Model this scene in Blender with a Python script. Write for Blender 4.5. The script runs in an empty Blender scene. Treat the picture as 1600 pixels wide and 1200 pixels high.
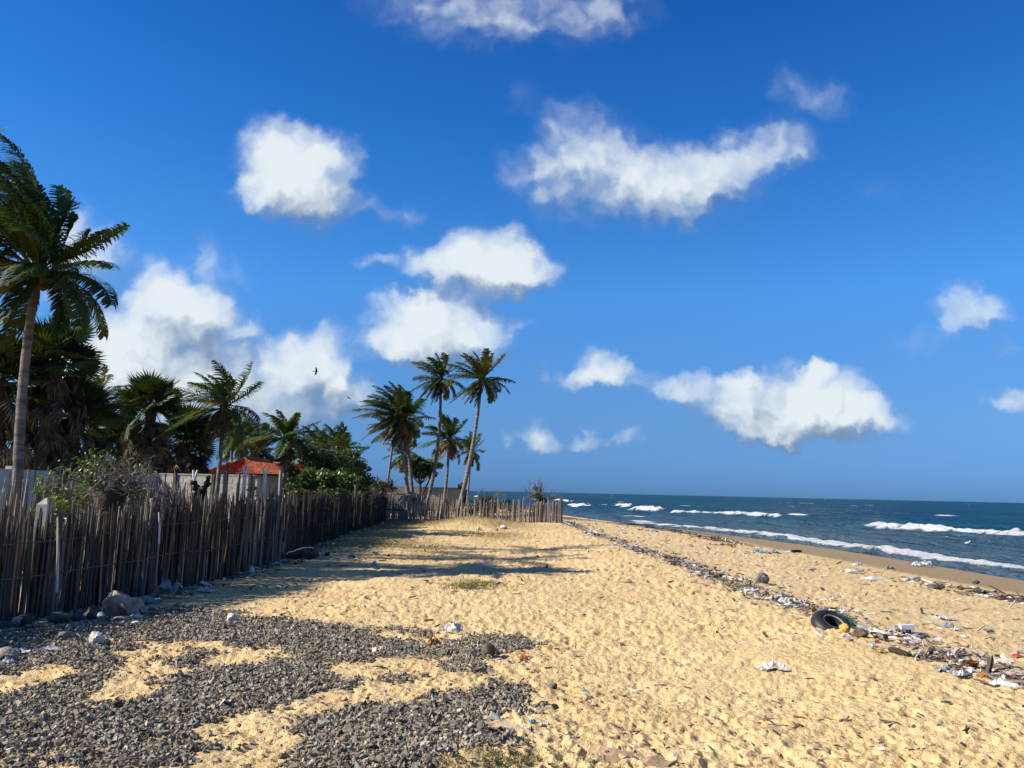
import bpy, math, random
import numpy as np
from mathutils import Vector, Matrix, Quaternion

R = math.radians
rng = np.random.default_rng(7)
random.seed(7)
scene = bpy.context.scene
col = scene.collection

# ------------------------------------------------------------------ camera
EYE = np.array([0.0, 0.0, 1.7])
PITCH, ROLL, FPX = R(7.97), R(1.27), 1200.0
Rw = np.array([1.0, 0, 0]); Uw = np.array([0, -math.sin(PITCH), math.cos(PITCH)])
FWD = np.array([0, math.cos(PITCH), math.sin(PITCH)])
RIGHT = math.cos(ROLL) * Rw + math.sin(ROLL) * Uw
UP = math.cos(ROLL) * Uw - math.sin(ROLL) * Rw
cam_data = bpy.data.cameras.new("camera")
cam_data.sensor_width = 36.0
cam_data.lens = 36.0 * FPX / 1600.0
cam_data.clip_start = 0.05
cam_data.clip_end = 60000
cam = bpy.data.objects.new("camera", cam_data)
col.objects.link(cam)
cam.matrix_world = Matrix(((RIGHT[0], UP[0], -FWD[0], EYE[0]), (RIGHT[1], UP[1], -FWD[1], EYE[1]),
                           (RIGHT[2], UP[2], -FWD[2], EYE[2]), (0, 0, 0, 1)))
scene.camera = cam

# ------------------------------------------------------------------ light
SUN_EL = R(34.5)
SUN_AZ = R(260)                       # clockwise from +Y: behind the left shoulder
to_sun = Vector((math.sin(SUN_AZ) * math.cos(SUN_EL), math.cos(SUN_AZ) * math.cos(SUN_EL), math.sin(SUN_EL)))
sun_data = bpy.data.lights.new("sun", 'SUN')
sun_data.energy = 4.3
sun_data.angle = R(0.7)
sun_data.color = (1.0, 0.93, 0.80)
sun = bpy.data.objects.new("sun", sun_data)
sun.rotation_euler = (-to_sun).to_track_quat('-Z', 'Y').to_euler()
col.objects.link(sun)
vs = scene.view_settings
vs.view_transform = 'Standard'; vs.look = 'None'; vs.gamma = 1.0; vs.use_curve_mapping = False
vs.exposure = 1.0
scene.cycles.max_bounces = 6
scene.cycles.diffuse_bounces = 2
scene.cycles.glossy_bounces = 2
scene.cycles.transmission_bounces = 4
scene.cycles.transparent_max_bounces = 8
scene.cycles.use_denoising = True
scene.cycles.caustics_reflective = False
scene.cycles.caustics_refractive = False

def ray(px, py):
    d = RIGHT * (px - 800) + UP * (600 - py) + FWD * FPX
    return d / np.linalg.norm(d)
def on_ground(px, py, z=0.0):
    d = ray(px, py)
    return EYE + d * ((z - EYE[2]) / d[2])
def at_depth(px, py, y):
    d = ray(px, py)
    return EYE + d * (y / d[1])
def project(P):
    """world points (N,3) -> photo pixels, used only to lay the gravel patches out on the sand"""
    Q = np.asarray(P) - EYE
    w = np.maximum(Q @ FWD, 1e-3)
    return 800 + FPX * (Q @ RIGHT) / w, 600 - FPX * (Q @ UP) / w

# ------------------------------------------------------------------ node helper
class NT:
    def __init__(s, tree): s.t = tree; s.n = tree.nodes; s.l = tree.links
    def new(s, typ, **kw):
        n = s.n.new(typ)
        for k, v in kw.items(): setattr(n, k, v)
        return n
    def put(s, sock, v):
        if v is None: return
        if isinstance(v, bpy.types.NodeSocket): s.l.new(v, sock)
        else:
            try: sock.default_value = v
            except Exception:
                sock.default_value = tuple(v) + (1.0,) if len(v) == 3 else v
    def math(s, op, a, b=None, c=None, clamp=False):
        n = s.new('ShaderNodeMath', operation=op, use_clamp=clamp)
        for i, v in enumerate((a, b, c)): s.put(n.inputs[i], v)
        return n.outputs[0]
    def vmath(s, op, a, b=None, scale=None):
        n = s.new('ShaderNodeVectorMath', operation=op)
        s.put(n.inputs[0], a)
        if b is not None: s.put(n.inputs[1], b)
        if scale is not None: s.put(n.inputs['Scale'], scale)
        return n.outputs['Value'] if op in ('DOT_PRODUCT', 'LENGTH') else n.outputs[0]
    def noise(s, vec, scale, detail=4, rough=0.55, out=0, dist=0.0, dim='3D'):
        n = s.new('ShaderNodeTexNoise', noise_dimensions=dim)
        if vec is not None: s.put(n.inputs['Vector'], vec)
        n.inputs['Scale'].default_value = scale; n.inputs['Detail'].default_value = detail
        n.inputs['Roughness'].default_value = rough; n.inputs['Distortion'].default_value = dist
        return n.outputs[out]
    def mix(s, f, a, b, blend='MIX'):
        n = s.new('ShaderNodeMix', data_type='RGBA', blend_type=blend)
        s.put(n.inputs[0], f); s.put(n.inputs[6], a); s.put(n.inputs[7], b)
        return n.outputs[2]
    def smooth(s, v, lo, hi, a=0.0, b=1.0):
        n = s.new('ShaderNodeMapRange', interpolation_type='SMOOTHSTEP')
        s.put(n.inputs[0], v)
        for i, x in enumerate((lo, hi, a, b)): s.put(n.inputs[i + 1], x)
        return n.outputs[0]
    def lin(s, v, lo, hi, a=0.0, b=1.0):
        n = s.new('ShaderNodeMapRange')
        s.put(n.inputs[0], v)
        for i, x in enumerate((lo, hi, a, b)): s.put(n.inputs[i + 1], x)
        return n.outputs[0]
    def attr(s, name, out='Fac'):
        n = s.new('ShaderNodeAttribute', attribute_name=name)
        return n.outputs[out]
    def bump(s, h, strength=0.5, dist=0.02, normal=None):
        n = s.new('ShaderNodeBump'); n.inputs['Strength'].default_value = strength
        n.inputs['Distance'].default_value = dist
        s.put(n.inputs['Height'], h)
        if normal is not None: s.put(n.inputs['Normal'], normal)
        return n.outputs[0]

# ------------------------------------------------------------------ sky with clouds
world = bpy.data.worlds.new("World")
scene.world = world
world.use_nodes = True
world.cycles.sampling_method = 'MANUAL'
world.cycles.sample_map_resolution = 512
w = NT(world.node_tree)
w.n.clear()
sky = w.new('ShaderNodeTexSky', sky_type='NISHITA', sun_disc=False)
sky.sun_elevation = SUN_EL; sky.sun_rotation = SUN_AZ
sky.air_density = 1.0; sky.dust_density = 0.4; sky.ozone_density = 4.0; sky.altitude = 10
bw = w.new('ShaderNodeRGBToBW'); w.l.new(sky.outputs[0], bw.inputs[0])
d = w.vmath('NORMALIZE', w.new('ShaderNodeTexCoord').outputs['Generated'])
sep = w.new('ShaderNodeSeparateXYZ'); w.l.new(d, sep.inputs[0])
dx, dy, dz = sep.outputs
# deep saturated tropical blue over the physical sky's brightness
ramp = w.new('ShaderNodeValToRGB'); w.l.new(dz, ramp.inputs[0])
cr = ramp.color_ramp; cr.elements[0].position = 0.0; cr.elements[0].color = (0.27, 0.62, 1.22, 1)
cr.elements[1].position = 1.0; cr.elements[1].color = (0.09, 0.58, 2.2, 1)
for p_, c_ in ((0.10, (0.33, 0.86, 1.78, 1)), (0.25, (0.29, 1.16, 3.0, 1)), (0.42, (0.125, 0.90, 3.0, 1)), (0.6, (0.05, 0.60, 2.6, 1))):
    e = cr.elements.new(p_); e.color = c_
skycol = w.vmath('MULTIPLY', ramp.outputs[0], w.vmath('SCALE', (1.0, 1.0, 1.0), scale=w.math('POWER', bw.outputs[0], 0.75)))
ys = w.math('MAXIMUM', dy, 0.08)
u = w.math('DIVIDE', dx, ys); v = w.math('DIVIDE', dz, ys)
comb = w.new('ShaderNodeCombineXYZ'); w.l.new(u, comb.inputs[0]); w.l.new(v, comb.inputs[1])
P = comb.outputs[0]
warp1 = w.vmath('SCALE', w.vmath('SUBTRACT', w.noise(P, 11.0, 2, 0.5, out=1, dim='2D'), (0.5, 0.5, 0.5)), scale=0.055)
warp2 = w.vmath('SCALE', w.vmath('SUBTRACT', w.noise(P, 38.0, 5, 0.55, out=1, dim='2D'), (0.5, 0.5, 0.5)), scale=0.030)
PW = w.vmath('ADD', w.vmath('ADD', P, warp1), warp2)

def uv(px, py):
    q = ray(px, py); return q[0] / q[1], q[2] / q[1]
def blobs(vec, items):
    """sum of soft elliptical lumps, each at its own bearing and height in the sky"""
    total = None
    for (px, py, rx, ry, a) in items:
        cu, cv = uv(px, py)
        k = 1.0 / FPX * 1.38
        q = w.vmath('MULTIPLY', w.vmath('SUBTRACT', vec, (cu, cv, 0)), (1 / (rx * k), 1 / (ry * k), 0))
        q2 = w.vmath('DOT_PRODUCT', q, q)
        g = w.math('MAXIMUM', w.math('SUBTRACT', 1.0, q2), 0.0)
        g = w.math('MULTIPLY', w.math('MULTIPLY', g, g), a)
        total = g if total is None else w.math('ADD', total, g)
    return total
CLOUDS = [(230, 570, 190, 100, .30), (440, 620, 150, 75, .22), (160, 460, 120, 110, .20), (1210, 650, 200, 50, .25), (1050, 300, 200, 75, .20),   # bearing/height given as photo pixels, radii, thickness
    (440, 240, 75, 62, 1.25), (495, 270, 70, 66, 1.25), (425, 285, 60, 55, 1.1), (478, 320, 62, 48, .75), (540, 318, 50, 26, .45), (622, 328, 50, 24, .33),
    (905, 215, 78, 62, 0.56), (860, 270, 78, 52, 0.62), (960, 265, 95, 62, 0.64), (1060, 285, 110, 62, 0.70), (1040, 325, 80, 42, 0.43), (1120, 262, 90, 56, 0.66), (1190, 240, 78, 52, 0.43), (1235, 215, 52, 44, 0.43), (900, 325, 85, 36, 0.26),
    (765, 395, 70, 52, 1.15), (735, 425, 90, 48, 1.05), (810, 420, 62, 40, 1.0), (665, 412, 55, 32, .6), (595, 415, 30, 18, .4),
    (625, 510, 62, 50, 1.2), (690, 500, 70, 46, 1.2), (765, 505, 52, 40, 1.05), (690, 545, 110, 38, 1.0), (655, 480, 40, 26, .8),
    (245, 450, 55, 48, 1.0), (305, 478, 60, 50, 1.0), (275, 510, 130, 66, .85), (370, 530, 60, 44, .5), (130, 375, 60, 50, .75), (110, 425, 80, 62, .62), (190, 548, 70, 50, 1.2), (285, 590, 130, 50, 1.0), (110, 590, 90, 50, .9), (225, 620, 150, 60, .8),
    (475, 565, 60, 50, 1.0), (520, 545, 42, 46, .6), (455, 610, 130, 52, .62), (540, 625, 55, 44, .55), (518, 605, 20, 22, 1.1), (450, 650, 150, 36, .34), (350, 655, 160, 50, .45), (318, 395, 46, 36, .38), (355, 425, 46, 30, .27),
    (940, 570, 52, 34, .85), (905, 588, 60, 24, .6), (975, 588, 50, 24, .55), (830, 577, 16, 24, .45),
    (1282, 582, 26, 26, 1.3), (1165, 598, 30, 26, 1.2), (1240, 600, 60, 40, .8), (1075, 605, 66, 28, .62), (1200, 640, 110, 48, .95), (1300, 625, 60, 46, 1.2), (1335, 655, 70, 36, 1.1), (1180, 670, 80, 26, .6), (1255, 665, 120, 26, .75),
    (838, 680, 36, 28, 1.0), (915, 688, 34, 14, .4), (985, 690, 34, 12, .38), (1515, 490, 70, 38, .75), (1590, 630, 60, 24, .75), (1565, 545, 30, 18, .3), (1450, 530, 70, 26, .22),
    (700, 10, 150, 70, 0.40), (760, 45, 90, 48, 0.30), (880, 20, 120, 60, 0.36), (980, 15, 70, 52, 0.36), (1255, 140, 62, 40, 0.30), (1310, 160, 34, 36, 0.22), (820, 150, 40, 36, 0.16), (1375, 300, 50, 34, 0.14), (890, 340, 60, 26, 0.13)]
GREY = [(480, 345, 120, 40, .7), (1060, 345, 220, 40, .6), (745, 460, 130, 30, .6), (690, 570, 130, 26, .6), (1250, 690, 180, 30, .8), (860, 290, 60, 60, .35), (925, 600, 100, 22, .5), (300, 555, 150, 44, 1.0), (420, 625, 160, 50, 1.0), (340, 500, 70, 40, .5), (470, 655, 200, 40, .8), (1220, 690, 200, 36, .8), (1225, 610, 60, 46, .9), (1130, 640, 130, 50, .8), (1060, 300, 300, 40, .25), (700, 565, 120, 22, .4),
        (780, 455, 100, 24, .35), (480, 345, 90, 30, .4), (120, 430, 90, 70, .5)]
def thick(v):                                        # overlapping lumps saturate gently
    f_ = blobs(v, CLOUDS); return w.math('DIVIDE', f_, w.math('MULTIPLY_ADD', f_, 0.40, 1.0))
field = thick(PW)
lit = w.smooth(w.math('SUBTRACT', field, thick(w.vmath('ADD', PW, (-0.020, 0.040, 0.0)))), -0.42, 0.42)
def puffs(v):
    t_ = None
    for sc_, am_ in ((19.0, .62), (43.0, .38)):
        vo = w.new('ShaderNodeTexVoronoi', feature='SMOOTH_F1', voronoi_dimensions='2D'); w.l.new(v, vo.inputs['Vector'])
        vo.inputs['Scale'].default_value = sc_; vo.inputs['Smoothness'].default_value = .35
        q_ = w.math('MULTIPLY', w.math('SUBTRACT', .72, vo.outputs['Distance']), am_); t_ = q_ if t_ is None else w.math('ADD', t_, q_)
    return t_
def finef(v): return w.math('ADD', w.math('MULTIPLY', w.noise(v, 20.0, 5, 0.55, dim='2D'), .55), w.math('MULTIPLY', puffs(v), .72))
fine = finef(PW)
dens = w.math('ADD', field, w.math('MULTIPLY', w.math('SUBTRACT', fine, 0.46), w.math('MULTIPLY', 0.68, w.smooth(field, 0.0, 0.4))))
alpha = w.smooth(dens, 0.0, 1.06, 0.0, 0.97)
# the same sky goes on outside the frame: scattered cumulus of the same kind
zc = w.math('ADD', w.math('MAXIMUM', dz, 0.0), 0.22)
gcomb = w.new('ShaderNodeCombineXYZ')
w.l.new(w.math('DIVIDE', dx, zc), gcomb.inputs[0]); w.l.new(w.math('DIVIDE', dy, zc), gcomb.inputs[1])
gen = w.noise(gcomb.outputs[0], 2.1, 7, 0.55, dist=0.2, dim='2D')
galpha = w.smooth(gen, 0.53, 0.70, 0.0, 0.85)
inside = w.math('MULTIPLY', w.smooth(w.math('ABSOLUTE', u), 0.74, 1.0, 1.0, 0.0),
                w.math('MULTIPLY', w.smooth(v, 0.78, 1.05, 1.0, 0.0), w.smooth(dy, 0.15, 0.3)))
alpha = w.math('ADD', w.math('MULTIPLY', alpha, inside), w.math('MULTIPLY', galpha, w.math('SUBTRACT', 1.0, inside)))
# self shading: density seen a little way towards the sun, and thicker grey undersides
off = w.vmath('ADD', PW, (-0.008, 0.012, 0.0))
fine2 = finef(off)
soft = w.noise(PW, 11.0, 3, 0.5, dim='2D')
shade = w.math('ADD', w.math('MULTIPLY', w.math('SUBTRACT', fine, fine2), 0.42), w.math('MULTIPLY', w.math('SUBTRACT', soft, 0.5), 0.36))
grey = blobs(PW, GREY)
lum = w.math('ADD', w.math('SUBTRACT', w.math('ADD', w.smooth(dens, 0.05, 0.9, 0.50, 0.70), w.math('MULTIPLY', lit, 0.42)), w.math('MULTIPLY', w.math('MINIMUM', grey, 1.1), 0.19)), shade, clamp=False)
lum = w.math('MINIMUM', w.math('MAXIMUM', lum, 0.42), 0.99)
ccol = w.mix(w.smooth(lum, 0.45, 1.0), (0.50, 0.70, 1.0, 1), (0.88, 0.96, 1.0, 1))
CLOUD_V = 7.1
cl = w.vmath('SCALE', ccol, scale=w.math('MULTIPLY', lum, CLOUD_V))
alpha = w.math('MULTIPLY', alpha, w.smooth(dz, 0.0, 0.06))
final = w.mix(alpha, skycol, cl)
bg = w.new('ShaderNodeBackground'); bg.inputs['Strength'].default_value = 0.065
w.l.new(final, bg.inputs['Color'])
w.l.new(bg.outputs[0], w.new('ShaderNodeOutputWorld').inputs['Surface'])
# ------------------------------------------------------------------ numpy noise and mesh helpers
def h2(ix, iy, seed=0):
    a = (ix.astype(np.int64) * 374761393 + iy.astype(np.int64) * 668265263 + seed * 974634777) & 0xFFFFFFFF
    a = ((a ^ (a >> 13)) * 1274126177) & 0xFFFFFFFF
    a = ((a ^ (a >> 16)) * 2246822519) & 0xFFFFFFFF
    return ((a ^ (a >> 15)) & 0xFFFFFF) / float(0xFFFFFF)
def vnoise(x, y, seed=0):
    ix, iy = np.floor(x), np.floor(y)
    fx, fy = x - ix, y - iy
    fx, fy = fx * fx * (3 - 2 * fx), fy * fy * (3 - 2 * fy)
    a, b, c, e = h2(ix, iy, seed), h2(ix + 1, iy, seed), h2(ix, iy + 1, seed), h2(ix + 1, iy + 1, seed)
    return (a * (1 - fx) + b * fx) * (1 - fy) + (c * (1 - fx) + e * fx) * fy - 0.5
def fbm(x, y, oct=4, seed=0, gain=0.5):
    s, a = 0.0, 1.0
    for o in range(oct):
        s = s + a * vnoise(x * 2 ** o + 17.3 * o, y * 2 ** o - 9.1 * o, seed + o); a *= gain
    return s
def dents(x, y, cell, seed, rmin=.3, rmax=.62):
    """trampled hollows with a raised far rim, one per cell, random size and heading"""
    gx, gy = np.floor(x / cell), np.floor(y / cell)
    out = np.zeros_like(x)
    for ox in (-1, 0, 1):
        for oy in (-1, 0, 1):
            cx, cy = gx + ox, gy + oy
            px = (cx + h2(cx, cy, seed)) * cell; py = (cy + h2(cx, cy, seed + 1)) * cell
            r = (rmin + (rmax - rmin) * h2(cx, cy, seed + 2)) * cell
            an = h2(cx, cy, seed + 3) * 6.283; st = 0.55 + 0.6 * h2(cx, cy, seed + 4)
            ca, sa = np.cos(an), np.sin(an)
            ex, ey = x - px, y - py
            q = ((ex * ca + ey * sa) / r) ** 2 + ((-ex * sa + ey * ca) / (r * st)) ** 2
            k = np.maximum(1 - q, 0); dep = 0.35 + 0.65 * h2(cx, cy, seed + 5)
            rim = np.exp(-((np.sqrt(q) - 1.12) / .22) ** 2)
            out += dep * (-k * np.sqrt(k) + 0.30 * rim)
    return out
def sstep(x, a, b):
    t = np.clip((x - a) / (b - a), 0, 1); return t * t * (3 - 2 * t)

def link(o, parent=None):
    col.objects.link(o)
    if parent is not None: o.parent = parent
    return o
def mesh_np(name, V, faces, mat=None, smooth=False, attrs=None, colors=None):
    """faces: list of int arrays (n,k)"""
    me = bpy.data.meshes.new(name)
    V = np.ascontiguousarray(V, dtype=np.float32)
    if not isinstance(faces, list): faces = [faces]
    faces = [np.asarray(f, dtype=np.int32) for f in faces if len(f)]
    me.vertices.add(len(V)); me.vertices.foreach_set('co', V.ravel())
    loops = np.concatenate([f.ravel() for f in faces]); nf = sum(len(f) for f in faces)
    tot = np.concatenate([np.full(len(f), f.shape[1], np.int32) for f in faces])
    start = np.concatenate([[0], np.cumsum(tot)[:-1]]).astype(np.int32)
    me.loops.add(len(loops)); me.loops.foreach_set('vertex_index', loops)
    me.polygons.add(nf); me.polygons.foreach_set('loop_start', start); me.polygons.foreach_set('loop_total', tot)
    me.polygons.foreach_set('use_smooth', np.full(nf, bool(smooth)))
    for k, a in (attrs or {}).items():
        at = me.attributes.new(k, 'FLOAT', 'POINT'); at.data.foreach_set('value', np.asarray(a, np.float32))
    if colors is not None:
        at = me.attributes.new('tint', 'FLOAT_COLOR', 'POINT')
        c = np.concatenate([colors, np.ones((len(colors), 1))], 1).astype(np.float32)
        at.data.foreach_set('color', c.ravel())
    me.update(calc_edges=True); me.validate()
    if mat: me.materials.append(mat)
    return me
def obj(name, me, parent=None, loc=None):
    o = bpy.data.objects.new(name, me)
    if loc is not None: o.location = loc
    return link(o, parent)
def tag(o, label=None, cat=None, group=None, kind=None):
    if label: o['label'] = label
    if cat: o['category'] = cat
    if group: o['group'] = group
    if kind: o['kind'] = kind
    return o
def thing(name, loc, label, cat, group=None, rz=0.0):
    o = bpy.data.objects.new(name, None); o.empty_display_size = 0.2
    o.location = loc; o.rotation_euler = (0, 0, rz); link(o)
    return tag(o, label, cat, group)

class MB:
    """collects pieces, builds ONE mesh"""
    def __init__(s): s.v = []; s.f3 = []; s.f4 = []; s.c = []; s.n = 0
    def add(s, V, F, color=None):
        V = np.asarray(V, float); F = np.asarray(F, int)
        (s.f3 if F.shape[1] == 3 else s.f4).append(F + s.n); s.v.append(V); s.n += len(V)
        s.c.append(np.tile(color if color is not None else (1, 1, 1), (len(V), 1)))
    def tube(s, pts, rad, sides=6, caps=True, color=None, squash=None):
        pts = np.asarray(pts, float); n = len(pts); rad = np.broadcast_to(rad, n)
        t = np.gradient(pts, axis=0); t /= np.linalg.norm(t, axis=1)[:, None] + 1e-9
        ref = np.array([0, 0, 1.0]) if abs(t[0][2]) < .9 else np.array([1.0, 0, 0])
        V = np.zeros((n, sides, 3)); an = np.arange(sides) / sides * 2 * np.pi
        for i in range(n):
            a = np.cross(t[i], ref); a /= np.linalg.norm(a) + 1e-9; b = np.cross(t[i], a)
            V[i] = pts[i] + rad[i] * (np.cos(an)[:, None] * a + np.sin(an)[:, None] * b * (squash or 1))
        i, j = np.meshgrid(np.arange(n - 1), np.arange(sides), indexing='ij'); jn = (j + 1) % sides
        F = np.stack([i * sides + j, i * sides + jn, (i + 1) * sides + jn, (i + 1) * sides + j], -1).reshape(-1, 4)
        V = V.reshape(-1, 3)
        if caps:
            V = np.concatenate([V, pts[:1], pts[-1:]])
            c0, c1 = n * sides, n * sides + 1; k = np.arange(sides); kn = (k + 1) % sides
            C = np.concatenate([np.stack([np.full(sides, c0), kn, k], 1), np.stack([np.full(sides, c1), (n - 1) * sides + k, (n - 1) * sides + kn], 1)])
            s.add(V, F, color); s.f3.append(C + s.n - len(V))
        else: s.add(V, F, color)
    def box(s, c, size, rot=None, color=None, jit=0.0):
        V = np.array([(x, y, z) for x in (-.5, .5) for y in (-.5, .5) for z in (-.5, .5)]) * size
        if jit: V += rng.normal(0, jit, V.shape)
        if rot is not None: V = V @ np.array(rot).T
        s.add(V + c, [(0, 1, 3, 2), (4, 6, 7, 5), (0, 4, 5, 1), (2, 3, 7, 6), (0, 2, 6, 4), (1, 5, 7, 3)], color)
    def build(s, name, mat, parent=None, smooth=False, loc=None, colors=False):
        me = s.mesh(name, mat, smooth, colors)
        return obj(name, me, parent, loc)
    def mesh(s, name, mat, smooth=False, colors=False):
        fs = []
        if s.f3: fs.append(np.concatenate(s.f3))
        if s.f4: fs.append(np.concatenate(s.f4))
        return mesh_np(name, np.concatenate(s.v), fs, mat, smooth, colors=np.concatenate(s.c) if colors else None)

def icosphere(sub):
    t = (1 + 5 ** .5) / 2
    V = [(-1, t, 0), (1, t, 0), (-1, -t, 0), (1, -t, 0), (0, -1, t), (0, 1, t), (0, -1, -t), (0, 1, -t), (t, 0, -1), (t, 0, 1), (-t, 0, -1), (-t, 0, 1)]
    V = [np.array(v) / np.linalg.norm(v) for v in V]
    F = [(0, 11, 5), (0, 5, 1), (0, 1, 7), (0, 7, 10), (0, 10, 11), (1, 5, 9), (5, 11, 4), (11, 10, 2), (10, 7, 6), (7, 1, 8), (3, 9, 4), (3, 4, 2), (3, 2, 6), (3, 6, 8), (3, 8, 9), (4, 9, 5), (2, 4, 11), (6, 2, 10), (8, 6, 7), (9, 8, 1)]
    for _ in range(sub):
        cache, G = {}, []
        def mid(a, b):
            k = (min(a, b), max(a, b))
            if k not in cache:
                m = V[a] + V[b]; V.append(m / np.linalg.norm(m)); cache[k] = len(V) - 1
            return cache[k]
        for a, b, c in F:
            ab, bc, ca = mid(a, b), mid(b, c), mid(c, a)
            G += [(a, ab, ca), (b, bc, ab), (c, ca, bc), (ab, bc, ca)]
        F = G
    return np.array(V), np.array(F)
ICO0, ICO1, ICO2, ICO3 = (icosphere(i) for i in range(4))

# ------------------------------------------------------------------ materials
def material(name, color, rough=0.8, var=0.25, scale=6.0, bump=0.0, bscale=None, bdist=0.01, tint=False, objvar=0.0,
             stretch=None, color2=None, trans=0.0, spec=0.3, metal=0.0):
    m = bpy.data.materials.new(name); m.use_nodes = True
    t = NT(m.node_tree); bs = t.n['Principled BSDF']
    vec = t.new('ShaderNodeTexCoord').outputs['Object']
    if stretch: vec = t.vmath('MULTIPLY', vec, stretch)
    n = t.noise(vec, scale, 5, 0.6)
    base = (*color, 1)
    c2 = (*(color2 if color2 else tuple(x * (1 - var) for x in color)), 1)
    f = t.smooth(n, 0.35, 0.68)
    if tint:
        base = t.attr('tint', 'Color')
        c = t.mix(t.math('MULTIPLY', f, var), base, (0, 0, 0, 1))
    else:
        c = t.mix(f, base, c2)
    if objvar:
        oi = t.new('ShaderNodeObjectInfo').outputs['Random']
        hsv = t.new('ShaderNodeHueSaturation'); t.put(hsv.inputs['Color'], c)
        t.put(hsv.inputs['Value'], t.lin(oi, 0, 1, 1 - objvar, 1 + objvar))
        t.put(hsv.inputs['Hue'], t.lin(t.math('FRACT', t.math('MULTIPLY', oi, 7.13)), 0, 1, 0.5 - objvar * .05, 0.5 + objvar * .05))
        c = hsv.outputs[0]
    t.put(bs.inputs['Base Color'], c)
    bs.inputs['Roughness'].default_value = rough
    bs.inputs['Specular IOR Level'].default_value = spec
    bs.inputs['Metallic'].default_value = metal
    if bump:
        nb = t.noise(vec, bscale or scale * 3, 5, 0.65)
        t.put(bs.inputs['Normal'], t.bump(nb, bump, bdist))
    if trans:
        tr = t.new('ShaderNodeBsdfTranslucent')
        t.put(tr.inputs['Color'], t.mix(1.0, c, (1.5, 1.6, 0.55, 1), 'MULTIPLY'))
        mx = t.new('ShaderNodeMixShader'); mx.inputs[0].default_value = trans
        t.l.new(bs.outputs[0], mx.inputs[1]); t.l.new(tr.outputs[0], mx.inputs[2])
        t.l.new(mx.outputs[0], t.n['Material Output'].inputs['Surface'])
    return m

# ------------------------------------------------------------------ lie of the land
SEA_Z = -1.0
SHORE = np.array([(24, -60), (19.5, 0), (18.3, 27.5), (17.9, 35.7), (17.2, 46.3), (14.6, 60.4), (9.8, 71), (6.2, 78), (-3, 92), (-22, 112), (-60, 145), (-140, 210), (-400, 380)], float)
def shore_x(y): return np.interp(y, SHORE[:, 1], SHORE[:, 0])
def wrack_x(y):
    a = np.interp(y, [-60, 0, 7, 13.2, 27, 44, 60], [5.4, 5.0, 4.75, 4.45, 3.65, 2.9, 1.5])
    return np.minimum(a, shore_x(y) - 7)
def beach_t(x, y):
    xd, xs = wrack_x(y), shore_x(y); return (x - xd) / (xs - xd)
def base_z(x, y):
    t = beach_t(x, y)
    z = np.where(t < 0, 0.0, np.where(t < 1, -1.0 * (0.25 * t + 0.75 * sstep(t, 0, 1.15) / sstep(np.array(1.0), 0, 1.15)), -1.0 - (t - 1) * 1.1))
    z = np.maximum(z, -4.0)
    z = z + 0.10 * np.exp(-((t + 0.05) / 0.10) ** 2)                                   # low berm beside the wrack line
    z = z + 0.46 * np.exp(-(((x + 1.7) / 2.3) ** 2 + ((y - 37.2) / 2.6) ** 2))          # grassy hummock before the back fence
    z = z + 0.16 * np.exp(-(((x + 3.2) / 2.5) ** 2 + ((y - 29.5) / 1.6) ** 2))
    z = z + 0.10 * fbm(x * .22, y * .22, 3, 5) * sstep(-t, -0.3, 0.2) * sstep(np.hypot(x, y), 3, 9)
    return z

# gravel patches, outlined as they lie on the sand
GRAVEL_IN = [
    [(-60, 985), (60, 982), (150, 968), (215, 952), (240, 948), (320, 952), (405, 962), (447, 966), (462, 980), (500, 969), (540, 986), (575, 997), (620, 1003), (665, 1004), (722, 993), (800, 993), (838, 1009),
     (806, 1022), (776, 1032), (720, 1038), (676, 1034), (640, 1041), (598, 1038), (572, 1049), (530, 1046), (500, 1034), (450, 1030), (395, 1012), (320, 1002), (250, 1006), (200, 1020), (185, 1048), (110, 1055), (20, 1060), (-60, 1065)],
    [(300, 1010), (340, 1035), (330, 1055), (400, 1046), (470, 1042), (512, 1046), (530, 1063), (572, 1068), (600, 1050), (618, 1058), (580, 1078), (540, 1083), (500, 1080), (470, 1092), (430, 1112), (360, 1125),
     (322, 1135), (300, 1150), (330, 1175), (330, 1215), (-60, 1215), (-60, 1090), (40, 1085), (95, 1062), (150, 1055), (180, 1052), (210, 1062), (250, 1056), (262, 1030)],
    [(470, 1130), (520, 1114), (570, 1103), (640, 1106), (700, 1098), (745, 1092), (790, 1076), (832, 1072), (822, 1094), (800, 1112), (778, 1122), (750, 1130), (790, 1152), (788, 1164), (740, 1178), (705, 1190), (700, 1215), (420, 1215), (440, 1185), (452, 1165)],
    [(590, 984), (650, 980), (662, 988), (610, 994)], [(690, 1040), (720, 1038), (752, 1044), (745, 1056), (705, 1054)], [(630, 1085), (680, 1083), (690, 1093), (640, 1096)],
    [(735, 1080), (780, 1074), (770, 1092), (740, 1094)]]
GRAVEL_OUT = [[(318, 1012), (430, 1012), (440, 1030), (400, 1044), (330, 1050), (305, 1035)], [(230, 1040), (300, 1044), (285, 1066), (215, 1066)], [(160, 1062), (225, 1060), (235, 1088), (180, 1098), (150, 1092)], [(-60, 1062), (60, 1052), (88, 1058), (60, 1078), (-60, 1095)], [(190, 1012), (262, 1004), (275, 1018), (210, 1040), (186, 1038)],
              [(40, 1178), (100, 1170), (110, 1188), (30, 1195)]]
def in_poly(x, y, poly):
    r = np.zeros(x.shape, bool); n = len(poly)
    for i in range(n):
        (x1, y1), (x2, y2) = poly[i], poly[(i + 1) % n]
        c = ((y1 > y) != (y2 > y)) & (x < (x2 - x1) * (y - y1) / (y2 - y1 + 1e-9) + x1); r ^= c
    return r
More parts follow.
